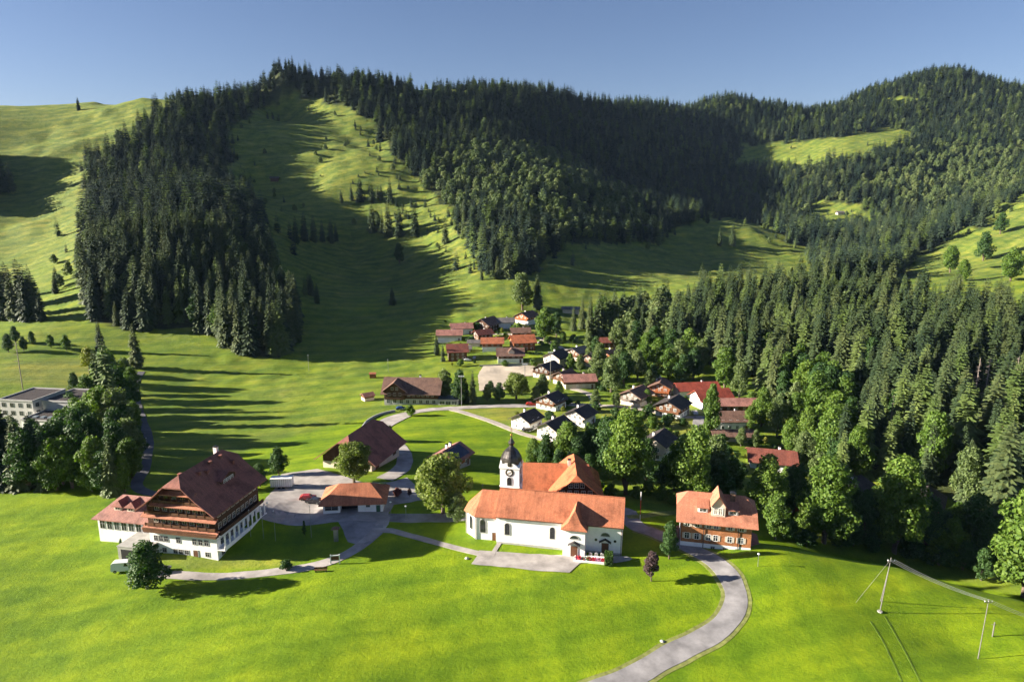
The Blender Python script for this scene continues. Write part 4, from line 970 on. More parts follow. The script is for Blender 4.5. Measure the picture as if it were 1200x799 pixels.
    for x, y in ((-3.5, -1.8), (-1.5, -2.4), (1.5, -1.2), (5.5, -1.2), (7.0, -3.4), (-5, 2)):
        v_ = MB(); v_.box(x-.35, x+.35, y-.35, y+.35, zr-sl*abs(y)-.4, zr-sl*abs(y)+.55); v_.box(x-.45, x+.45, y-.45, y+.45, zr-sl*abs(y)+.55, zr-sl*abs(y)+.65); v_.build('roof_vent', 'purple_tiles', rf)
    # low wing to the left with hipped pinkish roof and two dormers
    wl2 = 16.5; ww2 = 10.0; x0 = -L/2+3.2; y0 = W/2; wz = 6.1
    MB().box(x0, x0+ww2, y0, y0+wl2, -3, wz).build('wing_wall', 'white_plaster', t)
    zl = wz-.25; zt = wz+3.7; o = .9; xa = x0-o; xb = x0+ww2+o; ya = y0-.0; yb = y0+wl2+o; xm = (xa+xb)/2; 
    wr = MB().shell([(xa, ya, zl), (xb, ya, zl), (xb, yb, zl), (xa, yb, zl), (xm, ya, zt), (xm, yb-4.2, zt)], [(0, 4, 5, 3), (4, 1, 2, 5), (3, 5, 2)], .2).build('wing_roof', 'pink_tiles', t)
    for y in (y0+8.3, y0+11.8):
        d_ = MB(); 
        M = Matrix.Translation((x0+1.4, y, zl+1.5)); d_.box(0, 3.2, -1.05, 1.05, 0, 1.3, 0, M); d_.build('wing_dormer', 'cream_plaster', wr)
        e_ = MB(); e_.shell([(-.4, -1.5, 1.15), (-.4, 1.5, 1.15), (.35, 0, 2.35), (3.4, -1.5, 1.15), (3.4, 1.5, 1.15), (3.4, 0, 2.35)], [(0, 2, 1)[::1], (0, 3, 5, 2), (2, 5, 4, 1)], .12, 0, M); e_.build('dormer_roof', 'purple_tiles', wr)
        f, pn = _wc.setdefault(('dw',), window_mesh(1.2, .8, 'cream_plaster')); put(wr, 'window', f, pn, (x0+1.39, y, zl+2.2), -pi/2)
    f, pn = window_mesh(1.25, 1.9, 'stone_sill')
    for i in range(8): put(t, 'window', f, pn, (x0-.005, y0+1.6+i*1.95, 4.2), -pi/2)
    tr = MB(); tr.box(-L/2-3.2, -L/2+3.2, W/2-1.8, W/2+6.0, -4, 2.9); tr.box(-L/2-3.3, -L/2+3.2, W/2-1.9, W/2+6.1, 2.9, 3.05); tr.build('terrace', 'concrete', t)
    g_ = MB(); g_.box(-L/2-3.22, -L/2-3.18, W/2-1.0, W/2+5.2, -.2, 2.3); g_.build('recess_shade', 'opening_shade', t)  # dark sheet on the solid terrace wall, painted shade of a recess
    chimney(rf, 7.5, 1.2, zr-1.2, 2.0, .9)
    return t
guesthouse()

# ------------------------------------------------------------------ barn, garage, small chalet, rectory, right-hand house
def barn():
    c = G(405, 551); BA = radians(74); q = Vector((c.x, c.y, 0)) + Vector((cos(BA), sin(BA), 0))*10.5
    rz = radians(-52)
    d = Vector((cos(rz), sin(rz), 0)); L = 19; W = 16.5; he = 4.2; zr = 10.6
    t = thing('barn', 'big dark barn under a long purple-brown roof, half behind a round tree', 'barn', (q.x, q.y, c.z-.4), BA)
    MB().box(-L/2, L/2, -W/2, W/2, -2, 2.2).build('ground_floor', 'cream_plaster', t)
    gable_walls(L-.06, W-.06, 2.2, he, zr, .22).build('timber_wall', 'dark_wood', t)
    hx = L/2+1.5; hy = W/2+2.2; sl = (zr-he)/(W/2); yh = 2.1; zh = zr-sl*yh; vs = [(-hx+3, 0, zr), (hx-3, 0, zr)]; fs = []
    for sg in (-1, 1):
        b = len(vs); vs += [(-hx, sg*yh, zh), (hx, sg*yh, zh), (-hx, sg*hy, he-sl*2.2+.4), (hx, sg*hy, he-sl*2.2+.4)]
        for f in ([b, b+1, 1, 0], [b+2, b+3, b+1, b]): fs.append(tuple(f if sg < 0 else reversed(f)))
    fs += [(2, 0, 6), (7, 1, 3)]
    MB().shell(vs, fs, .25).build('roof', 'purple_tiles', t)
    for x in (-6, 6): door_part(t, x, -W/2-.01, 0, 2.4, 2.1, 'brown_wood')
    dd = MB(); dd.box(-.04, .04, -2.2, 2.2, 0, 3.4); dd.build('barn_door', 'brown_wood', t, (-L/2-.01, 0, 0)); 
    wins(t, 1, [(-5.5, 1.2), (5.5, 1.2)], 1.2, .9, 'white_paint', None, (L/2, W/2))
    wins(t, 0, [(-2.5, 1.3), (0, 1.3), (2.5, 1.3)], 1.1, .8, 'white_paint', None, (L/2, W/2))
    return t
barn()
def garage():
    a = G(379, 603); b = G(449, 600); L = (b-a).length; W = 9.5; rz = math.atan2(b.y-a.y, b.x-a.x); n = Vector((-sin(rz), cos(rz), 0)); c = (a+b)/2 + n*W/2
    t = thing('garage', 'low white garage building with hipped orange tiled roof and a wide dark opening', 'garage', (c.x, c.y, min(a.z, b.z)-.1), rz); he = 3.0; hy = W/2
    w = MB(); w.box(-L/2, -L*.22, -hy, hy, -1.5, he); w.box(L*.08, L/2, -hy, hy, -1.5, he); w.box(-L*.22, L*.08, -hy, -hy+.3, he-.55, he); w.box(-L*.22, L*.08, hy-.3, hy, -1.5, he); w.build('wall', 'white_plaster', t)
    MB().box(-L*.219, L*.079, -hy+2.5, -hy+2.6, -.5, he-.1).build('interior_shade', 'opening_shade', t)  # near-black sheet that paints the unlit interior behind the opening
    o = 1.0; zl = he-.15; zr = he+3.3
    MB().shell([(-L/2-o, -hy-o, zl), (L/2+o, -hy-o, zl), (L/2+o, hy+o, zl), (-L/2-o, hy+o, zl), (-L/2+3.6, 0, zr), (L/2-3.6, 0, zr)], [(0, 1, 5, 4), (1, 2, 5), (2, 3, 4, 5), (3, 0, 4)], .18).build('roof', 'church_tiles', t)
    f, pn = window_mesh(3.2, 1.1, 'stone_sill'); put(t, 'window', f, pn, (-L*.36, -hy-.005, 1.7))
    f2, pn2 = window_mesh(.9, .6, 'stone_sill'); put(t, 'window', f2, pn2, (L*.25, -hy-.005, 2.0))
    door_part(t, L*.42, -hy-.01, .05, .9, 2.0, 'green_paint')
    return t
garage()
chalet('chalet', 'small red timber chalet with solar panels on the shaded roof side, beyond the big tree', 529, 545, 8.6, 8.8, radians(62), 4.0, 27, 'grey_plaster', 'orange_wood', 'pink_tiles', 1.4, (1.1, 1.2), chim=((-.1, .12), (.1, .1)), solar=True, bal=False)
def rectory():
    c = G(652, 598); base = c.z; z = base
    t = thing('rectory', 'farmhouse with bright orange roof and half-hipped timber gable just behind the church', 'house', (c.x-.5, c.y+11.0, -3.6), radians(-4))
    L = 21; W = 12; he = 6.0; zr = 11.4
    gable_walls(L, W, -3, he, zr, 0).build('wall', 'brown_wood', t)
    gable_roof(L, W, he, zr, 1.0, 1.6, .45, 1.6).build('roof', 'orange_tiles', t)
    # cross wing, gable towards the camera
    x1 = 6.2; wl2 = 12.0; M = Matrix.Translation((x1, -2.2, 0)) @ Matrix.Rotation(pi/2 + radians(2), 4, 'Z'); h2 = 7.4; z2 = 12.2; W2 = 11.5; L2 = 15
    m = gable_walls(L2, W2, -3, h2, z2, .22)
    o = link('wing_wall', m.mesh('wing_wall', 'dark_wood'), t, M.to_translation(), M.to_euler().z)
    rr = gable_roof(L2, W2, h2, z2, 1.5, 1.5, .22, 1.5); ro = link('wing_roof', rr.mesh('wing_roof', 'orange_tiles'), t, M.to_translation(), M.to_euler().z)
    f, pn = window_mesh(1.0, 1.2, 'white_paint')
    for z_, n, w in ((4.6, 5, 10), (7.1, 5, 9.0), (9.2, 3, 4.5)):
        for i in range(n): put(o, 'window', f, pn, (-L2/2-.006, (i+.5-n/2)*w/n, z_), -pi/2)
    b = MB(); b.box(-L2/2-1.2, -L2/2, -W2/2+.3, W2/2-.3, 5.5, 5.65); b.box(-L2/2-1.2, -L2/2-1.12, -W2/2+.3, W2/2-.3, 5.75, 6.5); b.build('balcony', 'brown_wood', o)
    for i in range(5): put(t, 'window', f, pn, (-8+i*2.4, -W/2-.006, 4.2), 0)
    chimney(ro, 2, 1.5, z2-1.8, 2.2, .8)
    return t
rectory()
def country_house():
    a = G(799, 634); b = G(874, 645); L = 15.6; W = 10.8; rz = -radians(13); c = (a+b)/2
    n = Vector((-sin(rz), cos(rz), 0)); c = c + n*(W/2-1.2); zb = -2.6
    t = thing('country_house', 'three storey orange shingled house with gabled roof dormer beside the road bend', 'house', (c.x+.3, c.y, zb), rz); he = 10.3; zr = 14.2
    MB().box(-L/2, L/2, -W/2, W/2, -3, 3.9).build('ground_floor', 'white_plaster', t)
    gable_walls(L-.04, W-.04, 3.9, he, zr, .5).build('upper_wall', 'shingle_wood', t)
    r = MB(); hx = L/2+1.2; hy = W/2+1.5; sl = (zr-he)/(W/2); vs = [(-hx+2.6, 0, zr), (hx-2.6, 0, zr)]; fs = []
    for sg in (-1, 1):
        b_ = len(vs); vs += [(-hx, sg*3.2, zr-sl*3.2), (hx, sg*3.2, zr-sl*3.2), (-hx, sg*hy, he-sl*1.5+.25), (hx, sg*hy, he-sl*1.5+.25)]
        for f in ([b_, b_+1, 1, 0], [b_+2, b_+3, b_+1, b_]): fs.append(tuple(f if sg < 0 else reversed(f)))
    fs += [(2, 0, 6), (7, 1, 3)]
    rf = r.shell(vs, fs, .22).build('roof', 'salmon_tiles', t)
    D_ = (L/2, W/2); f, pn = window_mesh(.95, 1.35, 'white_paint', 'cream_plaster')
    for z_ in (5.5, 8.5):
        for x in (-6.4, -4.2, -1.6, 0.0, 3.1, 5.6): put(t, 'window', f, pn, (x, -W/2-.006, z_))
    wins(t, 0, [(x, 3.0) for x in (-.5, 2.2, 4.9)], .8, .6, 'stone_sill', None, D_)
    for z_ in (5.5, 8.5): wins(t, 1, [(-3.5, z_), (0, z_), (3.5, z_)], .95, 1.3, 'white_paint', None, D_); wins(t, 3, [(-3.5, z_), (0, z_), (3.5, z_)], .95, 1.3, 'white_paint', None, D_)
    door_part(t, -6.0, -W/2-.01, -.1, 1.1, 2.1)
    dp = MB()
    for x in (-2.7, 4.9): dp.tube((x, -W/2-.15, -1), (x, -W/2-.15, he-.4), .08, seg=6)
    dp.build('drainpipe', 'dark_metal', t)
    # large gabled dormer and two flat ones
    dormer(rf, .3, -W/2+.4, he+.4, 3.0, 6.0, 2.5, 'salmon_tiles', 'cream_plaster', ridge=2.6, nwin=2)
    for x in (-3.1, 3.6): 
        d_ = MB(); d_.box(x-1.1, x+1.1, -W/2+1.0, -W/2+3.2, he+.8, he+2.0); o = d_.build('flat_dormer', 'white_plaster', rf)
        e_ = MB(); e_.shell([(x-1.4, -W/2+.6, he+2.02), (x+1.4, -W/2+.6, he+2.02), (x+1.4, -W/2+4.6, he+3.0), (x-1.4, -W/2+4.6, he+3.0)], [(0, 1, 2, 3)], .1); e_.build('dormer_roof', 'salmon_tiles', o)
        ff, pp = _wc.setdefault(('fd',), window_mesh(1.4, .7, 'white_paint')); put(o, 'window', ff, pp, (x, -W/2+.99, he+1.4))
    chimney(rf, 3.6, -.9, zr-1.2, 2.0, 1.1, 'brown_tiles')
    p = MB(); p.shell([(-L/2-3.4, -3.5, 2.6), (-L/2-.1, -3.5, 3.4), (-L/2-.1, 3.5, 3.4), (-L/2-3.4, 3.5, 2.6)], [(0, 1, 2, 3)], .15); p.build('lean_to_roof', 'brown_tiles', t)
    q = MB(); q.box(-L/2-3.1, -L/2-.01, -3.2, 3.2, -3, 2.45); q.build('lean_to_wall', 'grey_wood', t)
    g = MB(); g.shell([(L/2+.1, -4.5, 3.4), (L/2+2.6, -4.5, 2.6), (L/2+2.6, 4.5, 2.6), (L/2+.1, 4.5, 3.4)], [(0, 1, 2, 3)], .12); g.build('veranda_roof', 'purple_tiles', t)
    s = MB(); s.box(L/2+2.3, L/2+2.45, -4.3, -4.15, -3, 2.5); s.box(L/2+2.3, L/2+2.45, 4.15, 4.3, -3, 2.5); s.build('veranda_post', 'white_paint', t)
    return t
country_house()
# ------------------------------------------------------------------ village houses behind
R_ = radians
V = lambda *a, **k: chalet(*a, **k)
# lower village, left to right
V('chalet', 'white walled chalet with dark roof at the left end of the gravel lane', 617, 501, 8.6, 8.6, R_(54), 4.4, 27, 'white_plaster', 'cream_plaster', 'slate_tiles', 2.5, bal=False)
V('chalet', 'long pale chalet with dark roof just right of the gravel lane end', 650, 512, 10.5, 8.8, R_(54), 4.8, 27, 'white_plaster', 'cream_plaster', 'slate_tiles', 2.6, bal=False)
V('chalet', 'dark roofed chalet with light gable above the pale gravel lane houses', 680, 496, 8.8, 8.8, R_(54), 4.6, 26, 'white_plaster', 'cream_plaster', 'slate_tiles', 2.4)
V('chalet', 'brown gabled chalet with white base beside the round tree by the street', 646, 478, 8.6, 9.6, R_(54), 4.4, 25, 'white_plaster', 'brown_wood', 'slate_tiles', 2.5)
V('chalet', 'wooden chalet with violet roof at the corner of the sports court', 641, 441, 11.0, 10.0, R_(54), 5.0, 25, 'cream_plaster', 'dark_wood', 'slate_tiles', 2.5)
V('chalet', 'pinkish gabled chalet with dark roof behind the sports court corner', 652, 429, 10.5, 10.5, R_(54), 6.0, 27, 'cream_plaster', 'cream_plaster', 'slate_tiles', 2.5, bal=False)
V('chalet', 'light gabled chalet behind the pinkish one near the sports court', 677, 421, 9.5, 9.5, R_(46), 5.0, 25, 'cream_plaster', 'brown_wood', 'grey_tiles', 2.5, detail=False)
V('chalet', 'low wooden chalet with long rosy roof right of the sports court', 678, 453, 14.5, 9.5, R_(6), 4.2, 24, 'cream_plaster', 'brown_wood', 'pink_tiles', 2.4, detail=False)
V('chalet', 'brown chalet with dark roof and lit gable among the trees above the village centre', 716, 424, 13.0, 11.0, R_(48), 4.8, 24, 'brown_wood', 'orange_wood', 'brown_tiles', 2.4, detail=False)
V('house', 'red brown roofed house at the upper edge of the village beside the meadow', 712, 406, 11.0, 8.0, R_(4), 3.6, 26, 'brown_wood', 'brown_wood', 'dark_red_tiles', 2.4, bal=False, detail=False)
# upper cluster
V('house', 'long low house with rosy roof at the left end of the upper cluster', 527, 399, 15.0, 9.0, R_(3), 4.6, 27, 'white_plaster', 'cream_plaster', 'pink_tiles', 2.4, bal=False, detail=False)
V('house', 'brown red roofed house half in shade below the left end of the upper cluster', 536, 421, 10.5, 10.0, R_(8), 5.8, 33, 'brown_wood', 'brown_wood', 'dark_red_tiles', 2.4, bal=False, detail=False)
V('house', 'white house with rosy roof behind the left end of the upper cluster', 541, 391, 13.0, 9.0, R_(10), 4.6, 28, 'white_plaster', 'white_plaster', 'pink_tiles', 2.4, bal=False, detail=False)
V('chalet', 'tall dark brown gabled chalet in the middle of the upper cluster', 571, 387, 13.0, 13.0, R_(55), 5.0, 29, 'brown_wood', 'dark_wood', 'brown_tiles', 2.4, detail=False)
V('house', 'white low house between the dark gabled chalet and the wooden one in the upper cluster', 590, 383, 13.0, 9.0, R_(8), 4.0, 25, 'white_plaster', 'white_plaster', 'grey_tiles', 2.4, bal=False, detail=False)
V('chalet', 'wooden chalet with white base at the top right of the upper cluster', 617, 378, 12.0, 11.5, R_(52), 5.0, 25, 'white_plaster', 'orange_wood', 'brown_tiles', 2.5, detail=False)
V('chalet', 'chalet with orange upper storey and white double garage in the upper cluster', 577, 410, 12.0, 9.5, R_(2), 5.2, 26, 'white_plaster', 'orange_wood', 'red_tiles', 2.6, bal=False, detail=False)
V('chalet', 'chalet with bright orange lit front left of the big leafy tree', 612, 409, 13.0, 11.5, R_(12), 5.4, 30, 'orange_wood', 'orange_wood', 'orange_tiles', 2.6, bal=False, detail=False)
t_ = V('chalet', 'brown roofed chalet with small front gable at the lower edge of the upper cluster', 598, 423, 14.0, 11.0, R_(2), 4.6, 29, 'white_plaster', 'brown_wood', 'brown_tiles', 2.4, bal=False, detail=False)
dormer(t_, .5, -4.6, 4.5, 3.4, 4.0, 1.8, 'brown_tiles', 'cream_plaster', ridge=1.8)
V('barn', 'low grey roofed shed behind the leafy tree at the top of the village', 669, 366, 12.0, 7.0, R_(-6), 3.0, 18, 'cream_plaster', 'cream_plaster', 'grey_tiles', 2.0, bal=False, win=False, chim=(), cat='shed', detail=False)
V('house', 'house with dull violet roof squeezed behind the orange fronted garage house', 566, 398, 10.0, 8.0, R_(30), 4.4, 28, 'brown_wood', 'dark_wood', 'dark_red_tiles', 2.2, bal=False, detail=False)
V('house', 'brown roofed house directly above the bright orange lit chalet', 610, 397, 11.0, 8.0, R_(5), 5.0, 28, 'cream_plaster', 'brown_wood', 'brown_tiles', 2.4, bal=False, detail=False)
V('garage', 'small open garage between the violet roof and the dark gabled chalet', 556, 405, 7.0, 6.0, R_(3), 2.5, 20, 'grey_plaster', 'grey_plaster', 'grey_tiles', 2.0, bal=False, win=False, chim=(), cat='garage', detail=False)
V('chalet', 'dark roofed chalet left of the long low rosy roof near the court', 662, 449, 8.5, 8.5, R_(50), 4.6, 26, 'cream_plaster', 'brown_wood', 'brown_tiles', 2.4, detail=False)
V('chalet', 'shaded brown chalet in the grove above the village centre', 694, 428, 9.0, 9.0, R_(50), 4.6, 26, 'cream_plaster', 'brown_wood', 'brown_tiles', 2.4, detail=False)
V('shed', 'little grey roofed garden shed beside the long rosy roofed house', 546, 412, 5.5, 5.0, R_(3), 2.5, 25, 'cream_plaster', 'cream_plaster', 'grey_tiles', 2.0, bal=False, win=False, chim=(), cat='shed', detail=False)
# right village
V('chalet', 'dark roofed chalet with lit side left of the three chalets below the wood', 745, 473, 11.0, 10.0, R_(52), 5.0, 25, 'cream_plaster', 'grey_wood', 'brown_tiles', 2.4, detail=False)
V('chalet', 'small chalet with orange gable behind the other chalets below the wood', 774, 463, 9.0, 9.5, R_(70), 5.0, 26, 'brown_wood', 'orange_wood', 'brown_tiles', 2.4, detail=False)
V('chalet', 'chalet with wooden gable and white base near the mown hollow', 788, 486, 10.5, 10.5, R_(55), 5.0, 24, 'white_plaster', 'brown_wood', 'slate_tiles', 2.4)
V('chalet', 'tall white chalet with dark roof standing alone among trees', 771, 534, 10.0, 8.0, R_(58), 6.2, 30, 'white_plaster', 'cream_plaster', 'slate_tiles', 2.6, chim=((-.2, .15),))
V('house', 'house with bright red roof at the foot of the wood, the rear one', 815, 463, 19.0, 9.0, R_(8), 4.0, 27, 'white_plaster', 'white_plaster', 'bright_red_tiles', 2.4, bal=False, detail=False)
V('house', 'white gabled house with bright red roof in front of the other red one', 833, 476, 14.5, 11.0, R_(14), 4.6, 30, 'white_plaster', 'white_plaster', 'bright_red_tiles', 2.6, bal=False)
V('house', 'long low building with rosy brown roof to the right of the bright red roofs', 864, 479, 22.0, 8.0, R_(0), 3.0, 24, 'brown_wood', 'brown_wood', 'pink_tiles', 2.2, bal=False, chim=(), detail=False)
V('house', 'brown roofed house with white band of wall below the long low building', 855, 501, 13.0, 8.5, R_(2), 4.4, 30, 'white_plaster', 'white_plaster', 'brown_tiles', 2.4, bal=False)
V('garage', 'low garage with dull brown roof in front of the brown roofed house', 857, 514, 14.0, 7.0, R_(0), 2.4, 20, 'grey_plaster', 'grey_plaster', 'brown_tiles', 1.8, bal=False, win=False, chim=(), cat='garage')
t_ = V('house', 'white house with wide dark red roof at the right end of the village', 903, 546, 14.0, 11.0, R_(-14), 3.6, 24, 'white_plaster', 'white_plaster', 'dark_red_tiles', 2.4, bal=False)
V('hut', 'small orange wooden hut between the leafy trees right of the shingled house', 925, 592, 6.5, 6.0, R_(20), 3.0, 27, 'orange_wood', 'orange_wood', 'brown_tiles', 1.6, bal=False, win=False, chim=(), cat='hut')
V('hut', 'dark roofed wooden hut between two tall leafy trees near the wood', 1003, 585, 9.0, 8.0, R_(54), 4.2, 27, 'dark_wood', 'dark_wood', 'slate_tiles', 2.0, bal=False, win=False, cat='hut')
V('hut', 'dark hut with orange lit gable in the glade right of the tall trees', 1084, 596, 9.5, 8.5, R_(54), 3.6, 24, 'orange_wood', 'orange_wood', 'slate_tiles', 2.0, bal=False, win=False, chim=(), cat='hut')
V('shed', 'tiny reddish field shed standing alone on the meadow above the farmhouse', 437, 443, 3.0, 2.4, R_(4), 2.4, 25, 'orange_wood', 'orange_wood', 'red_tiles', 1.2, (.3, .3), bal=False, win=False, chim=(), cat='shed')
V('shed', 'small rosy roofed shed left of the big dark farmhouse', 431, 469, 4.6, 4.2, R_(35), 2.6, 26, 'cream_plaster', 'brown_wood', 'pink_tiles', 1.4, (.5, .5), bal=False, win=False, chim=(), cat='shed')
V('hut', 'small hut on the high meadow clearing of the right mountain', 984, 252, 10.0, 7.0, R_(5), 3.5, 28, 'cream_plaster', 'grey_wood', 'grey_tiles', 2.4, bal=False, win=False, chim=(), cat='hut')
V('hut', 'dark mountain hut beside the steep meadow between two woods', 322, 212, 9.0, 6.0, R_(5), 3.0, 28, 'dark_wood', 'dark_wood', 'slate_tiles', 2.4, bal=False, win=False, chim=(), cat='hut')
def farmhouse():
    p = G(487, 474); rz = R_(-3); L = 24; W = 13; he = 6.2; zr = 10.8
    t = thing('farmhouse', 'large dark wooden farmhouse with white framed ground floor windows at the street corner', 'farmhouse', (p.x-1.5, p.y+6, p.z-.1), rz)
    MB().box(-L/2, L/2, -W/2, W/2, -2, 2.7).build('ground_floor', 'grey_plaster', t); gable_walls(L-.05, W-.05, 2.7, he, zr).build('upper_wall', 'dark_wood', t)
    gable_roof(L, W, he, zr, 1.3, 1.6).build('roof', 'brown_tiles', t)
    cg = MB(); gable_walls(8, 9, 2.6, 7.2, 10.6, m=cg); o = link('gable_wall', cg.mesh('gable_wall', 'dark_wood'), t, (-L/2+5, -W/2+2.8, 0), pi/2)
    link('gable_roof', gable_roof(8, 9, 7.2, 10.6, 1.2, 1.3).mesh('gable_roof', 'brown_tiles'), t, (-L/2+5, -W/2+2.8, 0), pi/2)
    f, pn = window_mesh(1.5, 1.6, 'white_paint')
    for i in range(8): put(t, 'window', f, pn, (-L/2+1.8+i*2.9, -W/2-.01, 1.45))
    f, pn = window_mesh(1.0, 1.1, 'cream_plaster')
    for i in range(6): put(t, 'window', f, pn, (-L/2+11+i*2.1, -W/2-.01, 4.4))
    for x, z in ((-2.4, 5.0), (0, 5.0), (2.4, 5.0), (-1, 7.6), (1, 7.6)): put(t, 'window', f, pn, (-L/2+5+x, -W/2-1.22, z))
    m = MB(); m.box(L/2, L/2+9, -W/2-.5, -W/2+6, -2, 2.6); m.build('annex_wall', 'grey_plaster', t)
    m = MB(); m.box(L/2-.0, L/2+9.4, -W/2-1, -W/2+6.4, 2.62, 2.9); m.build('flat_roof', 'grey_metal', t)
    f, pn = window_mesh(2.2, 1.5, 'white_paint')
    for i in range(3): put(t, 'window', f, pn, (L/2+1.8+i*2.7, -W/2-.51, 1.3))
    chimney(t, 3, .8, zr-.9, 1.6, .8)
farmhouse()
def modern_block():
    p = G(30, 512); t = thing('school_building', 'modern flat roofed white building half hidden by the trees at the left edge', 'building', (p.x, p.y+6, p.z-1), R_(-8))
    def blk(name, x0, x1, y0, y1, h, wall, n):
        o = MB().box(x0, x1, y0, y1, -3, h).build(name, wall, t)
        r = MB(); r.box(x0-.25, x1+.25, y0-.25, y0+.1, h, h+.6); r.box(x0-.25, x1+.25, y1-.1, y1+.25, h, h+.6); r.box(x0-.25, x0+.1, y0+.1, y1-.1, h, h+.6); r.box(x1-.1, x1+.25, y0+.1, y1-.1, h, h+.6); r.box(x0+.1, x1-.1, y0+.1, y1-.1, h+.02, h+.15, 1)
        r.build('flat_roof', ['stone_sill', 'slate_tiles'], o)  # dark slate colour on the decks paints in the shade over these roofs
        f, pn = _wc.setdefault(('mb',), window_mesh(1.5, 1.5, 'grey_metal')); k = 0
        for z in np.arange(1.6, h-1.2, 3.1):
            for i in range(n): put(o, 'window', f, pn, (x0+(x1-x0)*(i+.5)/n, y0-.01, float(z)))
            for i in range(max(2, int((y1-y0)/4))): put(o, 'window', f, pn, (x1+.01, y0+(y1-y0)*(i+.5)/max(2, int((y1-y0)/4)), float(z)), pi/2)
        return o
    blk('main_block', -14, 0, 0, 16, 12.5, 'grey_plaster', 4); blk('middle_block', .3, 15, 4, 20, 11.5, 'grey_plaster', 4); blk('low_wing', 2, 20, -8, 3.7, 8.0, 'white_plaster', 6)
    m = MB()
    for i in range(5): m.box(4+i*3, 5.6+i*3, -5, -3.5, 8.15, 8.6)
    m.build('skylight', 'pale_glass', t)
modern_block()
def greenhouse():
    p = G(769, 449); t = thing('greenhouse', 'small pale blue greenhouse among the trees behind the village chalets', 'greenhouse', p, R_(54))
    gable_walls(5, 3.5, 0, 2.6, 4.0).build('glass_wall', 'pale_glass', t); gable_roof(5, 3.5, 2.6, 4.0, .1, .1, t=.08).build('roof', 'white_metal', t)
greenhouse()
# ------------------------------------------------------------------ single trees of the village and the meadows
def T(kind, u, v, px, label, group=None, wide=1.0, cat='tree', name=None):
    p = G(u, v); h = height_px(p, px)
    if kind == 'spruce': pr = CON[rng.randrange(6)]; nm = 'spruce_tree'
    elif kind == 'larch': pr = CONB[rng.randrange(2)]; nm = 'larch_tree'
    elif kind in ('bush', 'brightbush', 'pinkbush'): pr = BRO[kind][rng.randrange(len(BRO[kind]))]; nm = 'shrub'
    else: pr = BRO[kind][rng.randrange(len(BRO[kind]))]; nm = 'broadleaf_tree'
    if nm == 'shrub' and cat == 'tree': cat = 'shrub'
    if nm == 'shrub' and h > 0: wide = wide
    return tree_at(name or nm, pr, p, h, label, cat, group, wide=wide)
T('dark', 173, 690, 53, 'dark bushy tree on the meadow in front of the guesthouse', wide=1.3)
T('slim', 143, 648, 17, 'small slim cypress beside the guesthouse terrace', cat='shrub', name='cypress')
T('round', 519, 602, 66, 'large round leafy tree left of the church', wide=1.0)
T('pale', 536, 612, 34, 'small pale tree at the foot of the large round tree', wide=1.15)
T('round', 415, 566, 46, 'round tree in front of the barn', wide=1.0)
T('dark', 327, 558, 35, 'dark round tree behind the white trailer', wide=.95)
T('dark', 305, 571, 28, 'bushy shrubbery at the rear corner of the guesthouse', cat='shrub')
T('bush', 292, 575, 16, 'low shrub at the rear corner of the guesthouse', wide=1.2)
T('brightbush', 452, 518, 20, 'small green bushy tree behind the barn roof', wide=.9, cat='tree')
T('brightbush', 481, 488, 14, 'small roadside bush in front of the dark farmhouse', wide=.8)
T('copper', 763, 681, 34, 'small purple leaved tree on the meadow beside the road')
T('dark', 784, 655, 44, 'dark tree between the church and the shingled house', wide=.72)
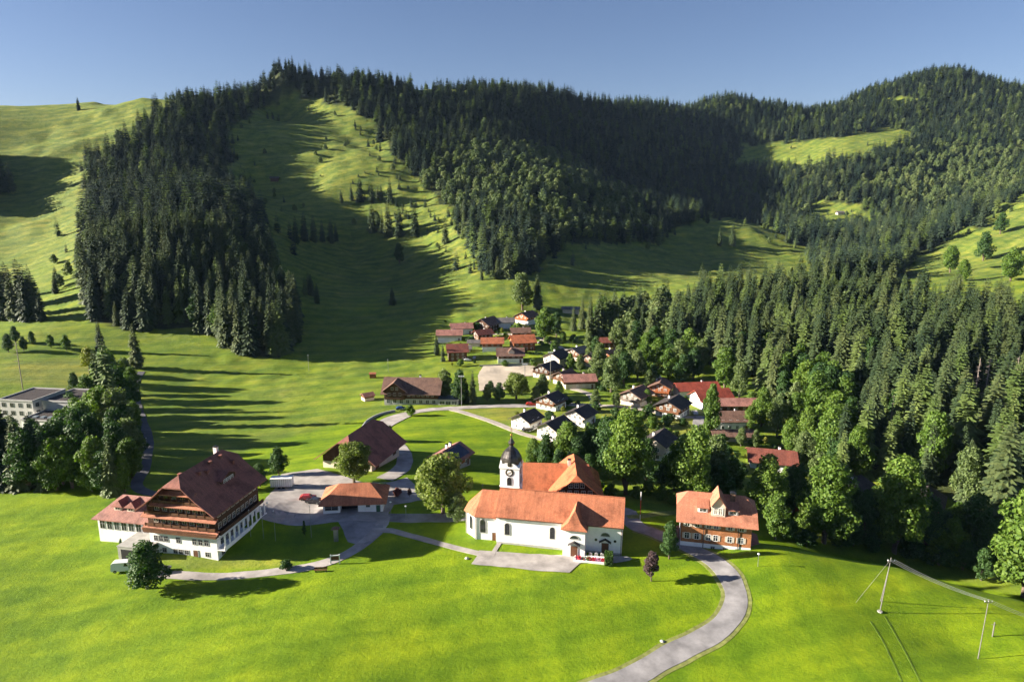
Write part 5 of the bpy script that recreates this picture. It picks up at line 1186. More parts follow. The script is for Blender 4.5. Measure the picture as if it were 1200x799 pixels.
for u, v, h, w, k, lab in [
 (640,552,44,1.0,'dark','leftmost leafy tree behind the orange roofed rectory'),(664,553,58,.95,'mid','second leafy tree from the left behind the orange roofed rectory'),(692,552,52,.9,'dark','leafy tree directly behind the rectory gable'),
 (733,580,98,.92,'big','tall broad leafy tree right of the rectory roof'),(714,560,72,.9,'dark','darker tree leaning on the tall broad tree behind the rectory'),(757,566,52,.9,'dark','shaded tree right of the tall broad tree'),
 (811,588,86,.95,'big','tall leafy tree behind the left side of the shingled house'),(790,575,56,.9,'mid','medium leafy tree left of the tall one behind the shingled house'),(838,572,60,.9,'pale','pale leafy tree behind the roof of the shingled house'),
 (896,607,72,1.0,'big','leafy tree right behind the shingled house roof'),(908,632,52,.8,'mid','leafy tree touching the right end of the shingled house'),(930,604,60,.9,'dark','shaded tree beside the small orange hut'),
 (965,636,98,1.0,'big','first tall leafy tree right of the shingled house'),(1048,648,108,.9,'big','second tall leafy tree right of the shingled house'),(1012,632,56,.9,'dark','dark tree between the two tall leafy trees'),
 (1085,646,62,1.0,'dark','dark tree to the right of the second tall leafy tree'),(1112,655,46,1.1,'mid','round leafy tree at the edge of the ravine'),(1200,700,122,1.0,'big','very large bright leafy tree at the right edge of the photo'),
 (1002,560,60,.8,'mid','bright leafy tree in front of the spruce wood above the huts'),(1092,560,76,.75,'mid','bright tall leafy tree among spruces above the glade'),(1130,590,66,.75,'pale','pale birch in the glade near the huts'),
 (1140,640,60,1.0,'dark','dark tree in the ravine before the glade'),(1025,610,40,1.0,'mid','leafy tree left of the hut with orange gable'),
 (605,468,30,1.15,'round','round leafy tree on the street below the sports court'),(636,466,28,.9,'pale','pale leafy tree right of the round tree by the street'),
 (497,462,20,.9,'mid','small leafy tree just behind the dark farmhouse'),(521,470,38,.8,'pale','pale leafy tree right behind the dark farmhouse'),(539,473,40,.8,'dark','dark leafy tree by the floodlight mast'),
 (638,399,38,1.0,'mid','big leafy tree right of the orange lit chalet'),(652,396,30,.8,'dark','darker tree joined to the big leafy tree in the upper village'),(612,364,44,.95,'pale','large pale leafy tree above the upper village'),
 (705,390,42,.9,'mid','leafy tree at the foot of the spruce wood beside the upper meadow'),(783,446,38,1.0,'mid','round leafy tree behind the greenhouse'),(697,478,22,.9,'pale','small pale tree on the slope below the long rosy roof'),
 (832,512,62,.5,'mid','slender tall tree beside the lane in the right village'),(849,457,50,.9,'mid','leafy tree at the foot of the wood behind the red roofs'),(866,466,42,.8,'pale','pale leafy tree right of the red roofs'),
 (892,500,46,.8,'mid','leafy tree right of the long low building'),(910,512,50,.7,'pale','pale leafy tree in the gardens right of the brown roofs'),(868,523,22,.9,'pale','small garden tree below the dull brown garage'),
 (850,562,40,.8,'dark','tree between the shingled house and the dark red roof'),(826,545,30,.9,'mid','small tree beside the lane above the shingled house'),
 (285,222,18,1.0,'pale','small tree at the edge of the steep meadow high on the slope'),(441,272,24,.9,'pale','leafy tree beside spruces on the middle meadow'),(468,309,24,.9,'dark','lone dark leafy tree on the shaded meadow'),
 (1113,320,32,.9,'mid','leafy tree on the bright meadow left edge above the wood'),(1128,330,26,.9,'mid','bright leafy tree on the bright meadow at the right'),(1152,306,34,.9,'dark','dark tree in the middle of the bright right meadow'),(1184,330,40,.9,'mid','leafy tree at the right edge above the spruce wood'),(1172,275,26,.9,'dark','tree at the upper edge of the bright right meadow'),
 (105,438,32,.9,'yellow','yellow green tree left of the tall larch by the lane'),(88,460,24,.9,'dark','dark round tree on the dry meadow above the modern building'),(104,462,18,.9,'dark','small dark tree on the dry meadow'),
 (115,574,62,.9,'mid','leafy tree in the wood behind the left meadow knoll'),(95,570,74,.9,'dark','dark leafy tree in the wood behind the left meadow knoll'),(147,578,44,.7,'mid','bright slender tree at the right end of the left wood'),
 (74,568,76,.9,'dark','second dark leafy tree from the spruces in the left wood'),(140,555,60,.9,'dark','shaded leafy tree beside the lane'),(150,520,46,.9,'dark','upper shaded tree beside the lane'),(100,530,58,1.0,'mid','leafy tree in the wood in front of the modern building'),(62,530,34,.9,'pale','pale leafy tree against the modern building wall'),(122,520,66,.9,'mid','leafy tree in the middle of the left wood')]:
    T(k, u, v, h, lab, wide=w)
for u, v, h in [(700,447,38),(716,460,44),(731,452,40),(747,446,36),(690,426,20),(796,438,40),(726,434,30),(760,462,28),(703,432,30),(738,474,18),(812,446,38),(822,434,36),(668,432,18),(755,436,34),(771,432,36)]:
    T(rng.choice(['mid','dark','pale']), u, v, h, 'leafy tree in the dense cluster between the village centre and the spruce wood', 'leafy trees between village and wood', wide=rng.uniform(.8, 1.0))
for u, v, h in [(878,505,30),(885,525,22),(905,560,22),(930,500,40),(945,520,44),(925,530,40),(940,550,44),(958,575,44),(920,575,28)]:
    T(rng.choice(['mid','pale','mid']), u, v, h, 'leafy garden tree between the right village houses and the spruce wood', 'garden trees right of the village', wide=rng.uniform(.75, 1.0))
for u, v, h in [(10,413,22),(28,412,18),(60,408,16),(78,411,19),(38,404,16),(18,402,20)]:
    T('mid' if u > 50 else 'dark', u, v, h, 'tree in the row on the shaded strip above the dry left meadow', 'row of trees on the left', wide=.9)
for u, v, h in [(700,578,16),(716,582,14),(775,585,16),(790,592,14),(760,580,16),(745,584,14),(830,592,18)]:
    T('brightbush', u, v, h, 'green shrub in the row at the foot of the tall trees behind the church', 'shrubs under the tall trees', wide=1.1)
for u, v, h in [(748,500,14),(764,503,15),(779,500,14),(752,494,12),(672,402,10),(540,430,9),(662,470,9),(705,500,10),(868,500,12),(560,388,10),(553,404,10),(603,390,9),(625,430,10),(592,430,8),(660,503,9),(690,505,10),(800,500,10),(812,515,10),(845,520,12),(830,470,12),(880,470,12),(720,470,10)]:
    T(rng.choice(['bush','brightbush']), u, v, h, 'garden shrub beside the village houses', 'garden shrubs in the village', wide=1.0)
for u, v, h in [(1130,665,30),(1150,670,26),(1100,662,24),(985,640,22),(1020,645,20),(925,632,22),(945,640,18),(1070,655,22)]:
    T('bush', u, v, h, 'dark bush in the undergrowth along the edge of the right meadow', 'bushes along the right meadow edge', wide=1.1)
T('pinkbush', 466, 582, 10, 'pink leaved bush beside the yard behind the garage')
T('copper', 480, 583, 11, 'small dark red bush beside the yard next to the big round tree', cat='shrub')
T('slim', 357, 628, 18, 'dark conical shrub on the shaded lawn beside the yard', cat='shrub')
T('bush', 335, 668, 12, 'scraggy bush on the dry bank above the footpath')
T('bush', 448, 578, 12, 'dark bush behind the right end of the garage', wide=1.3)
def SPR(L, label, group, kind='spruce', wide=1.0):
    for u, v, h in L: T(kind, u, v, h, label, group, wide=wide*rng.uniform(.9, 1.15), cat='spruce')
for u, v, h in [(625,548,34),(676,558,46),(703,548,48),(722,540,44),(800,560,50),(822,572,46),(845,590,46),(858,578,40),(775,575,34),(655,560,34),(690,566,34)]:
    T(rng.choice(['dark','mid','pale','dark']), u, v, h, 'leafy tree in the broad belt between the church and the village', 'tree belt behind the church', wide=rng.uniform(.85, 1.05))
for u, v, h in [(690,412,24),(698,420,26),(680,436,20),(740,420,32),(757,424,34),(766,416,34),(786,424,38),(730,445,28),(765,450,24),(800,450,34),(758,474,18),(722,478,18),(806,425,40),(745,410,34),(725,410,36),(655,462,16),(662,476,14),(571,470,20),(585,470,22),(575,462,16),(628,470,18),(650,415,16),(608,392,14),(660,402,14)]:
    T(rng.choice(['dark','mid','pale']), u, v, h, 'small leafy tree in the gardens and groves among the village houses', 'small trees among the village houses', wide=rng.uniform(.9, 1.15))
for u, v, h in [(60,560,60),(85,572,62),(125,578,50),(108,576,44),(136,578,36),(80,545,60),(150,560,44),(70,530,40),(20,545,50),(112,545,60),(140,535,56),(48,545,48)]:
    T(rng.choice(['dark','mid','dark']), u, v, h, 'leafy tree in the dense wood between the left meadow knoll and the lane', 'leafy trees of the left wood', wide=rng.uniform(.85, 1.0))
for u, v, h in [(980,640,34),(1000,640,30),(1060,640,30),(1095,655,36),(1128,668,34),(1150,680,36),(940,628,34),(1030,640,34),(1105,640,40),(1160,660,50),(1120,630,40),(1000,612,40),(1060,620,36)]:
    T(rng.choice(['dark','mid','dark']), u, v, h, 'dark leafy tree in the ravine between the right meadow and the glade', 'ravine trees', wide=rng.uniform(.9, 1.1))
for u, v, h in [(130,470,60),(105,490,50),(140,490,60),(92,510,44),(152,480,40),(75,520,40),(126,450,44),(148,455,36),(112,515,56),(138,520,64),(155,540,50),(95,545,66),(66,575,60),(34,575,70),(152,500,40),(14,524,36),(40,524,34),(155,462,32),(154,480,36),(158,510,40),(155,560,46),(160,535,38),(86,500,40)]:
    T(rng.choice(['mid','dark','pale']), u, v, h, 'leafy tree in the dense wood between the left meadow knoll and the lane', 'leafy trees of the left wood', wide=rng.uniform(.85, 1.05))
_houses = [o.location.xy for o in list(col.objects) if o.get('category') in ('house','chalet','shed','garage','farmhouse','hut','greenhouse','building','barn')]
_GARD = [[(512,372),(560,380),(625,366),(660,385),(660,412),(600,428),(520,430)],[(615,430),(700,412),(790,440),(880,470),(925,520),(930,560),(860,560),(800,545),(740,520),(735,480),(660,462)],[(600,485),(665,470),(735,490),(730,520),(640,520)]]
_rg = random.Random(99); _k = 0
for _t in range(900):
    if _k >= 130: break
    _u = _rg.uniform(512, 930); _v = _rg.uniform(366, 560)
    if not any(bool(in_poly(np.array([_u]), np.array([_v]), g_)[0]) for g_ in _GARD): continue
    _p = G(_u, _v)
    if min((_p.xy - h_).length for h_ in _houses) < 8.5 or (560 < _u < 652 and 428 < _v < 462): continue
    _k += 1; _h = _rg.choice([1.6, 2.2, 3.0, 4.2])
    tree_at('shrub', (BRO['bush'] + BRO['brightbush'] + BRO['yellow'][:1])[_rg.randrange(7)], _p, _h, 'garden shrub beside the village houses', 'shrub', 'garden shrubs in the village', wide=_rg.uniform(.9, 1.4))
SPR([(8,572,98),(26,574,88),(44,568,82),(58,572,70),(-4,560,80)], 'tall dark spruce at the left edge behind the meadow knoll', 'spruces at the left edge')
T('larch', 132, 580, 68, 'light green spruce at the right end of the left wood', cat='spruce', name='spruce_tree')
T('larch', 131, 500, 112, 'tall pale larch by the lane left of the big meadow', cat='larch', wide=.85)
T('larch', 118, 482, 80, 'pale larch left of the tallest larch by the lane', cat='larch', wide=.8)
T('spruce', 161, 432, 54, 'dark spruce right of the pale larches', wide=1.1, cat='spruce')
T('spruce', 118, 412, 38, 'spruce standing behind the pale larches', cat='spruce')
T('spruce', 145, 545, 50, 'shaded spruce beside the lane', cat='spruce', wide=1.2)
SPR([(5,375,60),(18,377,62),(33,376,66),(43,374,56),(12,362,55),(26,364,60),(0,352,50),(49,376,42),(38,360,50)], 'dark spruce in the grove at the left edge below the hill meadow', 'spruce grove at the left edge')
SPR([(4,226,48),(13,224,34),(-6,224,52)], 'dark spruce at the left edge halfway up the hill meadow', 'spruces on the left hill')
T('spruce', 92, 130, 15, 'lone spruce on the left skyline', cat='spruce')
T('spruce', 460, 358, 21, 'lone spruce on the lit meadow above the village', cat='spruce', wide=1.3)
SPR([(347,285,31),(357,283,35),(368,284,32),(378,284,26),(388,285,29),(394,283,21)], 'dark spruce in the small row on the shaded steep meadow', 'row of spruces on the steep meadow')
SPR([(436,272,34),(455,279,44),(468,278,36),(486,277,38),(522,286,32),(448,274,28)], 'spruce in the scattered line across the middle meadow', 'spruces across the middle meadow')
SPR([(412,236,22),(422,236,27),(436,238,22),(400,238,15),(457,238,30),(447,236,20)], 'spruce in the loose group on the upper meadow', 'spruces on the upper meadow')
SPR([(843,289,23),(858,288,26),(829,262,16)], 'dark spruce alone on the shaded valley meadow', 'spruces on the valley meadow')
SPR([(485,104,14),(493,104,10),(388,84,12)], 'small spruce sticking up from the bare top of the ridge', 'spruces on the bare ridge top')
SPR([(554,474,40),(547,472,26)], 'dark spruce beside the sports court', 'spruces beside the sports court')
SPR([(512,416,22),(519,424,20)], 'dark spruce at the left end of the upper village', 'spruces at the left end of the village')
T('spruce', 630, 362, 40, 'dark spruce beside the large pale tree above the upper village', cat='spruce')
SPR([(672,388,30),(682,386,38),(692,384,36),(720,382,44)], 'spruce at the left corner of the right forest', 'spruces at the forest corner')
def dead_spruce(u, v, px):
    p = G(u, v); h = height_px(p, px); r = random.Random(u); t = thing('dead_spruce', 'bare grey dead spruce standing in the forest at the right', 'dead spruce', (p.x, p.y, p.z-.3), 0, 'dead spruces in the right forest')
    MB().tube((0, 0, 0), (.2, 0, h), .35, .05, 7).build('trunk', 'dead_wood', t)
    b = MB()
    for i in range(70):
        z = h*(.3 + .68*i/70); a = r.uniform(0, 6.28); L = 2.6*(1-z/h)+.5; b.tube((0.2*z/h, 0, z), (L*cos(a), L*sin(a), z - .3*L + .1), .07, .03, 4)
    b.build('branches', 'dead_wood', t)
for a in [(1139,486,66),(1150,490,70),(1171,484,58),(1184,482,64),(1194,480,72),(1041,515,52),(1160,476,52)]: dead_spruce(*a)
# ------------------------------------------------------------------ small things
def car(u, v, rz, paintm, label, van=False, kind='car', lift=.1, group=None):
    p = G(u, v); t = thing('parked_van' if van else 'parked_car', label, kind, (p.x, p.y, p.z+lift), rz, group)
    L, W, h = (5.2, 2.0, 2.3) if van else (4.3, 1.8, 1.45)
    prof = [(-L/2, .35), (L/2, .35), (L/2, .95 if van else .75), (L/2-.25, 1.15 if van else .9), (L/2-1.1, 1.3 if van else 1.0), (L/2-1.7, h), (-L/2+.5, h), (-L/2+(.1 if van else -.0), h-.3 if van else 1.0), (-L/2, .8)]
    if not van: prof = [(-L/2, .35), (L/2, .35), (L/2, .7), (L/2-.2, .85), (L/2-1.1, .98), (L/2-1.75, h), (-L/2+.9, h), (-L/2+.15, 1.0), (-L/2, .8)]
    m = MB(); n = len(prof); vs = []
    for s, k in ((-W/2, 1), (W/2, 1)): 
        for x, z in prof: ins = .16 if z > 1.05 else 0; vs.append((x, s - (ins if s > 0 else -ins), z))
    m.add(vs, [tuple(range(n)), tuple(reversed(range(n, 2*n)))] + [(i, i+n, (i+1) % n+n, (i+1) % n) for i in range(n)])
    b = m.build('body', paintm, t)
    g = MB(); zt = h-.14; zb = 1.02 if not van else 1.45; xf = L/2-1.7 if van else L/2-1.62; xr = .1 if van else -L/2+.7
    for s in (-1, 1): y = s*(W/2-.13); g.add([(xf+.15, y+s*.02, zb), (xr, y+s*.02, zb), (xr+.2, y, zt), (xf-.25, y, zt)], [(0, 1, 2, 3) if s > 0 else (3, 2, 1, 0)])
    g.add([(L/2-1.12, -W/2+.2, zb+.0), (L/2-1.12, W/2-.2, zb), (L/2-1.62, W/2-.28, zt+.02), (L/2-1.62, -W/2+.28, zt+.02)], [(0, 1, 2, 3)])
    g.build('windows', 'window_glass', b)
    for x in (-L/2+.85, L/2-.85):
        for s in (-1, 1):
            w = MB(); w.lathe([(.18, -.11), (.33, -.11), (.33, .11), (.18, .11)], 14); o = w.build('wheel', 'tyre_rubber', t, (x, s*(W/2-.08), .33)); o.rotation_euler = (pi/2, 0, 0)
            q = MB(); q.lathe([(.19, -.118), (.19, .118)], 10); q.build('rim', 'grey_metal', o)
    for s in (-1, 1): MB().box(L/2-.02, L/2+.03, s*W*.33-.16, s*W*.33+.16, .6, .76).build('headlight', 'pale_glass', t)
    return t
car(147, 669, R_(8), 'car_white', 'white van parked beside the guesthouse terrace', True, 'van')
car(188, 671, R_(15), 'car_grey', 'grey car half hidden by the dark bushy tree')
car(368, 590, R_(170), 'car_black', 'black car parked at the left corner of the garage')
car(361, 586, R_(5), 'car_red', 'dark red car parked behind the black car near the garage')
for u, v, r, c, l in [(66,474,20,'car_silver','silver car parked beside the modern building, nearest to it'),(74,471,20,'car_blue','blue car parked between two others above the modern building'),(84,468,15,'car_grey','grey car parked last in the row above the modern building'),
   (548,424,5,'car_white','white car in the shade at the left of the upper village'),(556,421,90,'car_silver','silver car in the shaded yard of the upper village'),(634,404,5,'car_white','white car on the lane beside the big leafy tree'),
   (814,486,90,'car_white','white car on the lane below the red roofs'),(622,476,3,'car_red','red car on the street beside the round tree'),(470,481,10,'car_blue','blue car in front of the dark farmhouse'),(700,470,60,'car_silver','silver car on the lane below the long rosy roof'),(618,506,30,'car_black','black car by the garage of the white walled chalet')]: car(u, v, R_(r), c, l, lift=.25)
def trailer():
    p = G(331, 572); t = thing('site_trailer', 'white box trailer standing in the yard behind the guesthouse', 'trailer', (p.x, p.y, p.z+.12), R_(3))
    MB().box(-2.9, 2.9, -1.2, 1.2, .7, 3.0).build('body', 'white_metal', t); MB().box(-2.95, 2.95, -1.27, 1.27, 3.0, 3.1).build('roof', 'white_paint', t)
    m = MB()
    for i in range(10): m.box(-2.7+i*.58, -2.62+i*.58, -1.23, -1.2, .8, 2.95)
    m.build('side_ribs', 'grey_metal', t)
    for x in (-.6, .6):
        for s in (-1, 1): o = MB().lathe([(.4, -.12), (.4, .12)], 12).build('wheel', 'tyre_rubber', t, (x, s*1.05, .4)); o.rotation_euler = (pi/2, 0, 0)
    MB().tube((2.9, 0, .75), (4.3, 0, .6), .07).build('drawbar', 'dark_metal', t)
trailer()
def post(name, label, cat, u, v, px, r, mat, top=None, group=None):
    p = G(u, v); h = height_px(p, px); t = thing(name, label, cat, (p.x, p.y, p.z-.3), 0, group); h += .3
    MB().tube((0, 0, 0), (0, 0, h), r, r*.75, 8).build('pole', mat, t)
    return t, h
for u, v, px, l in [(294,629,30,'flagless white pole nearest to the guesthouse side gallery'),(309,631,31,'second white pole from the guesthouse on the shaded lawn'),(323,634,34,'third white pole from the guesthouse on the shaded lawn'),(365,630,36,'white pole standing apart at the right of the shaded lawn')]:
    t, h = post('flagpole', l, 'pole', u, v, px, .055, 'grey_metal'); MB().lathe([(.12, h), (.12, h+.12), (.03, h+.2)], 8).build('cap', 'white_paint', t)
for u, v, px, l in [(476,610,16,'low white lamp post on the lawn edge between garage and big tree'),(458,603,14,'low lamp post near the right end of the garage'),(888,664,14,'wayside cross at the road bend below the shingled house, built as a short lamp post'),(314,606,16,'lamp post at the edge of the yard beside the guesthouse')]:  # the one at the road bend stands in for a wayside cross
    t, h = post('lamp_post', l, 'lamp post', u, v, px, .07, 'grey_metal'); MB().lathe([(.1, h-.1), (.28, h), (.24, h+.18), (.05, h+.26)], 10).build('lamp_head', 'white_paint', t)
def kiosk():
    p = G(394, 634); t = thing('information_pillar', 'grey information pillar on the shaded lawn beside the footpath junction', 'pillar', p, R_(5))
    MB().box(-.5, .5, -.35, .35, -.3, 3.2).build('body', 'grey_metal', t); MB().shell([(-.9, -.7, 3.2), (.9, -.7, 3.2), (.9, .7, 3.2), (-.9, .7, 3.2), (0, 0, 3.8)], [(0, 1, 4), (1, 2, 4), (2, 3, 4), (3, 0, 4)], .08).build('roof', 'brown_tiles', t)
kiosk()
def board():
    p = G(393, 661); t = thing('notice_board', 'white framed notice board on two posts beside the footpath', 'notice board', p, R_(8))
    for x in (-.95, .95): MB().box(x-.1, x+.1, -.1, .1, -.3, 2.3).build('post', 'white_paint', t)
    MB().box(-.85, .85, -.06, .06, .95, 1.95).build('panel', 'brown_wood', t); MB().box(-.85, .85, -.09, .09, 1.95, 2.15).build('top_rail', 'white_paint', t); MB().box(-.85, .85, -.09, .09, .8, .95).build('bottom_rail', 'white_paint', t)
board()
def bench():
    p = G(376, 670); t = thing('bench', 'low brown wooden bench on the meadow below the footpath', 'bench', p, R_(4))
    MB().box(-1.4, 1.4, -.28, .28, .42, .5).build('seat', 'brown_wood', t); MB().box(-1.4, 1.4, .26, .33, .55, .95).build('backrest', 'brown_wood', t)
    for x in (-1.1, 1.1): MB().box(x-.06, x+.06, -.25, .3, -.1, .42).build('leg', 'dark_metal', t)
bench()
def striped_pole():
    p = G(750, 610); h = height_px(p, 33); t = thing('striped_pole', 'tall thin pole with red and white bands right of the rectory', 'pole', (p.x, p.y, p.z-.3))
    m = MB(); 
    for i in range(4): m.tube((0, 0, h*i/4), (0, 0, h*(i+1)/4), .10, .09, 8, mi=[0, 1, 1, 0][i])
    m.build('pole', ['white_paint', 'red_paint'], t); MB().lathe([(.02, h), (.14, h+.1), (.02, h+.25)], 8).build('cap', 'white_paint', t)
striped_pole()
def floodlight(u, v, px, label):
    t, h = post('floodlight_mast', label, 'mast', u, v, px, .17, 'grey_metal'); MB().box(-1.2, 1.2, -.08, .08, h-.2, h-.05).build('crossbar', 'grey_metal', t)
    for x in (-.9, 0, .9):
        o = MB().box(x-.35, x+.35, -.25, .12, h-.05, h+.45).build('floodlight', 'white_metal', t)
floodlight(541, 476, 34, 'tall grey floodlight mast at the street end of the sports court'); floodlight(615, 462, 34, 'tall floodlight mast behind the round street tree'); floodlight(645, 448, 34, 'tall floodlight mast at the right corner of the sports court')
def graves():
    o0 = G(690, 657); rz = R_(-9); t = thing('flower_bed', 'white edged grave plot with red flowers before the church door', 'flower bed', (o0.x+.6, o0.y, o0.z+.1), rz)
    m = MB(); W, D = 7.6, 2.6
    m.box(-W/2, W/2, -D/2, -D/2+.25, -.2, .35); m.box(-W/2, W/2, D/2-.25, D/2, -.2, .35); m.box(-W/2, -W/2+.25, -D/2+.25, D/2-.25, -.2, .35); m.box(W/2-.25, W/2, -D/2+.25, D/2-.25, -.2, .35); m.build('stone_edging', 'white_plaster', t)
    MB().box(-W/2+.25, W/2-.25, -D/2+.25, D/2-.25, -.2, .18).build('gravel_bed', 'white_plaster', t)
    r = random.Random(3)
    for i, (mat, x0) in enumerate((('red_flowers', -2.6), ('hedge_leaves', -1.0), ('red_flowers', .2), ('pink_flowers', 1.6), ('red_flowers', 2.8))):
        b = MB()
        for k in range(46):
            x = x0 + r.gauss(0, .5); y = r.uniform(-.8, .8); s = r.uniform(.06, .16); b.add([(x-s, y-s, .2), (x+s, y-s, .2), (x+s, y+s, .2), (x-s, y+s, .2), (x, y, .2+s*3)], [(0, 1, 4), (1, 2, 4), (2, 3, 4), (3, 0, 4)])
        b.build('flowers', mat, t)
    for i, x in enumerate((-2.9, -1.6, -.3, 1.0, 2.3)):
        g = thing('gravestone', 'grey gravestone in the row at the back of the grave plot', 'gravestone', (o0.x+.6+x*cos(rz)-1.35*-sin(rz)*-1, o0.y+1.35+x*sin(rz), o0.z+.1), rz, 'gravestones before the church')
        m = MB(); m.box(-.38, .38, -.1, .1, .15, .85); m.lathe([(.38, -.1), (.38, .1)], 16, 0, Matrix.Translation((0, 0, .85)) @ Matrix.Rotation(pi/2, 4, 'X')); m.box(-.46, .46, -.18, .18, -.2, .15, 1); m.build('stone', ['stone_sill', 'concrete'], g)
    # clipped hedge
    h0 = G(716, 660); h = thing('hedge', 'clipped green hedge block at the right end of the grave plot', 'hedge', (h0.x-.5, h0.y+.2, h0.z), rz)
    rr = np.random.RandomState(4); n = 5200; f = rr.randint(0, 5, n); P = rr.uniform(-1, 1, (n, 3)); 
    P[f == 0, 0] = -1; P[f == 1, 0] = 1; P[f == 2, 1] = -1; P[f == 3, 1] = 1; P[f == 4, 2] = 1; P += rr.normal(0, .05, (n, 3)); P = P*np.array([.8, 1.5, 1.0]) + np.array([0, 0, 1.0])
    a = rr.normal(size=(n, 3)); a /= np.linalg.norm(a, axis=1)[:, None]; b = np.cross(a, rr.normal(size=(n, 3))); b /= np.linalg.norm(b, axis=1)[:, None]; s = .11
    link('foliage', quads_mesh('foliage', np.stack([P-a*s-b*s, P+a*s-b*s, P+a*s+b*s, P-a*s+b*s], 1), 'hedge_leaves'), h); MB().box(-.72, .72, -1.4, 1.4, -.2, 1.9).build('inner_twigs', 'bark', h)
graves()
def boulder(u, v, s, label):
    p = G(u, v); r = random.Random(u); m = MB(); vs = []; n = 9
    for j in range(5):
        for k in range(n): a = 2*pi*k/n; q = sin(pi*(j+.5)/5.5); vs.append((s*q*cos(a)*r.uniform(.8, 1.15), s*q*sin(a)*r.uniform(.7, 1.0), s*.8*(1-j/4)*r.uniform(.85, 1.1)))
    m.add(vs, [(j*n+k, (j+1)*n+k, (j+1)*n+(k+1) % n, j*n+(k+1) % n) for j in range(4) for k in range(n)] + [tuple(range(n))])
    o = m.build('boulder', 'stone_sill', None, (p.x, p.y, p.z-.05)); tag(o, label, 'boulder')
boulder(547, 655, .55, 'small pale stone on the grass left of the church forecourt'); boulder(776, 752, .45, 'small dark stone on the grass beside the road curve')
# retaining wall along the street bend
def wall_along(name, label, px, h, w, mat):
    L = smoothline([G(*p).xy.to_3d() for p in px], 2); m = MB(); vs = []; fs = []
    for i, p in enumerate(L):
        d = (L[min(i+1, len(L)-1)]-L[max(i-1, 0)]).normalized(); n = Vector((-d.y, d.x, 0))*w/2; z = float(H(p.x, p.y))
        for q, zz in ((p-n, z-.5), (p+n, z-.5), (p+n, z+h), (p-n, z+h)): vs.append((q.x, q.y, zz))
    for i in range(len(L)-1):
        for k in range(4): fs.append((4*i+k, 4*i+(k+1) % 4, 4*i+4+(k+1) % 4, 4*i+4+k)[::-1])
    fs += [(0, 1, 2, 3), tuple(4*(len(L)-1)+k for k in (3, 2, 1, 0))]
    m.add(vs, fs); o = m.build(name, mat); tag(o, label, 'wall'); return o
wall_along('retaining_wall', 'low dark stone retaining wall on the outer side of the street bend', [(424,503),(430,495),(440,489),(452,485),(463,483)], .9, .35, 'stone_sill')
wall_along('retaining_wall', 'low wall along the upper side of the sports court', [(562,430),(600,428),(640,428)], .9, .3, 'concrete')
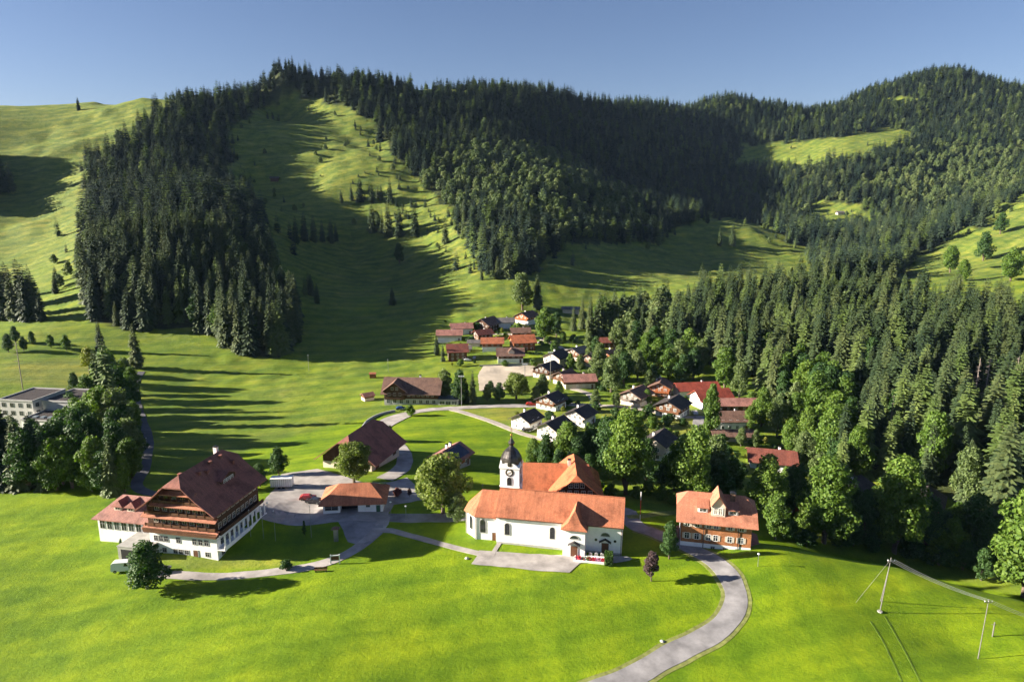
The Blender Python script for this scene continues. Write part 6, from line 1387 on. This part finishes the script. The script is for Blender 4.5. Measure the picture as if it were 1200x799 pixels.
# power poles and cables at the right
def pole_line():
    a = G(1031, 717); ha = height_px(a, 60); t = thing('cable_pylon', 'tripod like wooden cable pylon with stays on the right meadow', 'pylon', (a.x, a.y, a.z-.3))
    g = MB(); g.tube((0, 0, 0), (1.3, .6, ha), .11, .08); g.build('pole', 'pole_wood', t); MB().tube((1.9, 3.4, 0), (1.4, .7, ha-.2), .10, .07).build('pole', 'pole_wood', t)
    MB().tube((.7, .5, ha*.93), (2.1, .7, ha*.93), .09).build('crossarm', 'pole_wood', t); b_ = G(1003, 706); 
    MB().tube((1.3, .6, ha*.97), (b_.x-a.x, b_.y-a.y, b_.z-a.z+.3), .03).build('stay', 'pole_wood', t)
    MB().lathe([(.55, -.2), (.5, .5)], 8).build('footing', 'concrete', t)
    for x in (.75, 1.4, 2.05): MB().lathe([(.05, ha*.93+.08), (.1, ha*.93+.2), (.05, ha*.93+.34)], 8, c=(x, .65)).build('insulator', 'white_paint', t)
    c = G(1146, 772); hc = height_px(c, 66); t2 = thing('cable_pole', 'slim wooden cable pole at the lower right', 'pole', (c.x, c.y, c.z-.3))
    MB().tube((0, 0, 0), (.25, 0, hc), .09, .07).build('pole', 'pole_wood', t2); MB().tube((-.45, 0, hc-.5), (.95, 0, hc-.5), .06).build('crossarm', 'pole_wood', t2)
    for x in (-.4, .25, .9): MB().lathe([(.04, hc-.44), (.09, hc-.32), (.04, hc-.2)], 8, c=(x, 0)).build('insulator', 'white_paint', t2)
    d = G(1163, 746); t3 = thing('marker_post', 'short post with crossbar on the meadow beside the cable pole', 'post', (d.x, d.y, d.z-.2)); hd = height_px(d, 17)
    MB().tube((0, 0, 0), (0, 0, hd), .12).build('pole', 'pole_wood', t3); MB().tube((-.5, 0, hd*.85), (.5, 0, hd*.85), .05).build('crossarm', 'pole_wood', t3)
    A = Vector((a.x, a.y, a.z-.3)); C_ = Vector((c.x, c.y, c.z-.3)); E = Vector((62, 100, A.z+4.0))
    for k, (p, q) in enumerate(zip([A+Vector((x, .65, ha*.93+.36)) for x in (.75, 1.4, 2.05)], [C_+Vector((x, 0, hc-.18)) for x in (-.4, .25, .9)])):
        lb = ['nearest', 'middle', 'farthest'][k] + ' of the three overhead cables crossing the right meadow'
        m = MB(); pts = []
        for i in range(25): s = i/24; pts.append(p.lerp(q, s) - Vector((0, 0, 2.6*s*(1-s))))
        q2 = q + (q-p)*1.0 + Vector((6, 4, -2))
        for i in range(1, 20): s = i/19; pts.append(q.lerp(q2, s) - Vector((0, 0, 2.6*s*(1-s))))
        for u_, w_ in zip(pts[:-1], pts[1:]): m.tube(u_, w_, .032, seg=4)
        o = m.build('overhead_cable', 'grey_metal'); tag(o, lb, 'cable', 'overhead cables on the right meadow')
    e = C_ + (C_-A) + Vector((6, 4, -2))
pole_line()
def tall_pole():
    t, h = post('power_pole', 'tall power pole with several crossarms rising behind the modern building', 'power pole', 27, 458, 56, .22, 'dead_wood')
    for i, z in enumerate((.95, .85, .75, .62)): MB().box(-1.6-.2*i, 1.6+.2*i, -.08, .08, h*z-.1, h*z+.08).build('crossarm', 'dead_wood', t)
tall_pole()
for u, v, px, l in [(362,435,18,'thin grey pole on the shaded meadow left of the village'),(455,436,14,'thin grey pole on the shaded meadow near the field shed'),(172,522,8,'small lamp post beside the shaded lane at the left')]:
    t, h = post('thin_pole', l, 'pole', u, v, px, .10, 'grey_metal'); MB().lathe([(.05, h), (.2, h+.1), (.05, h+.3)], 8).build('cap', 'white_metal', t)
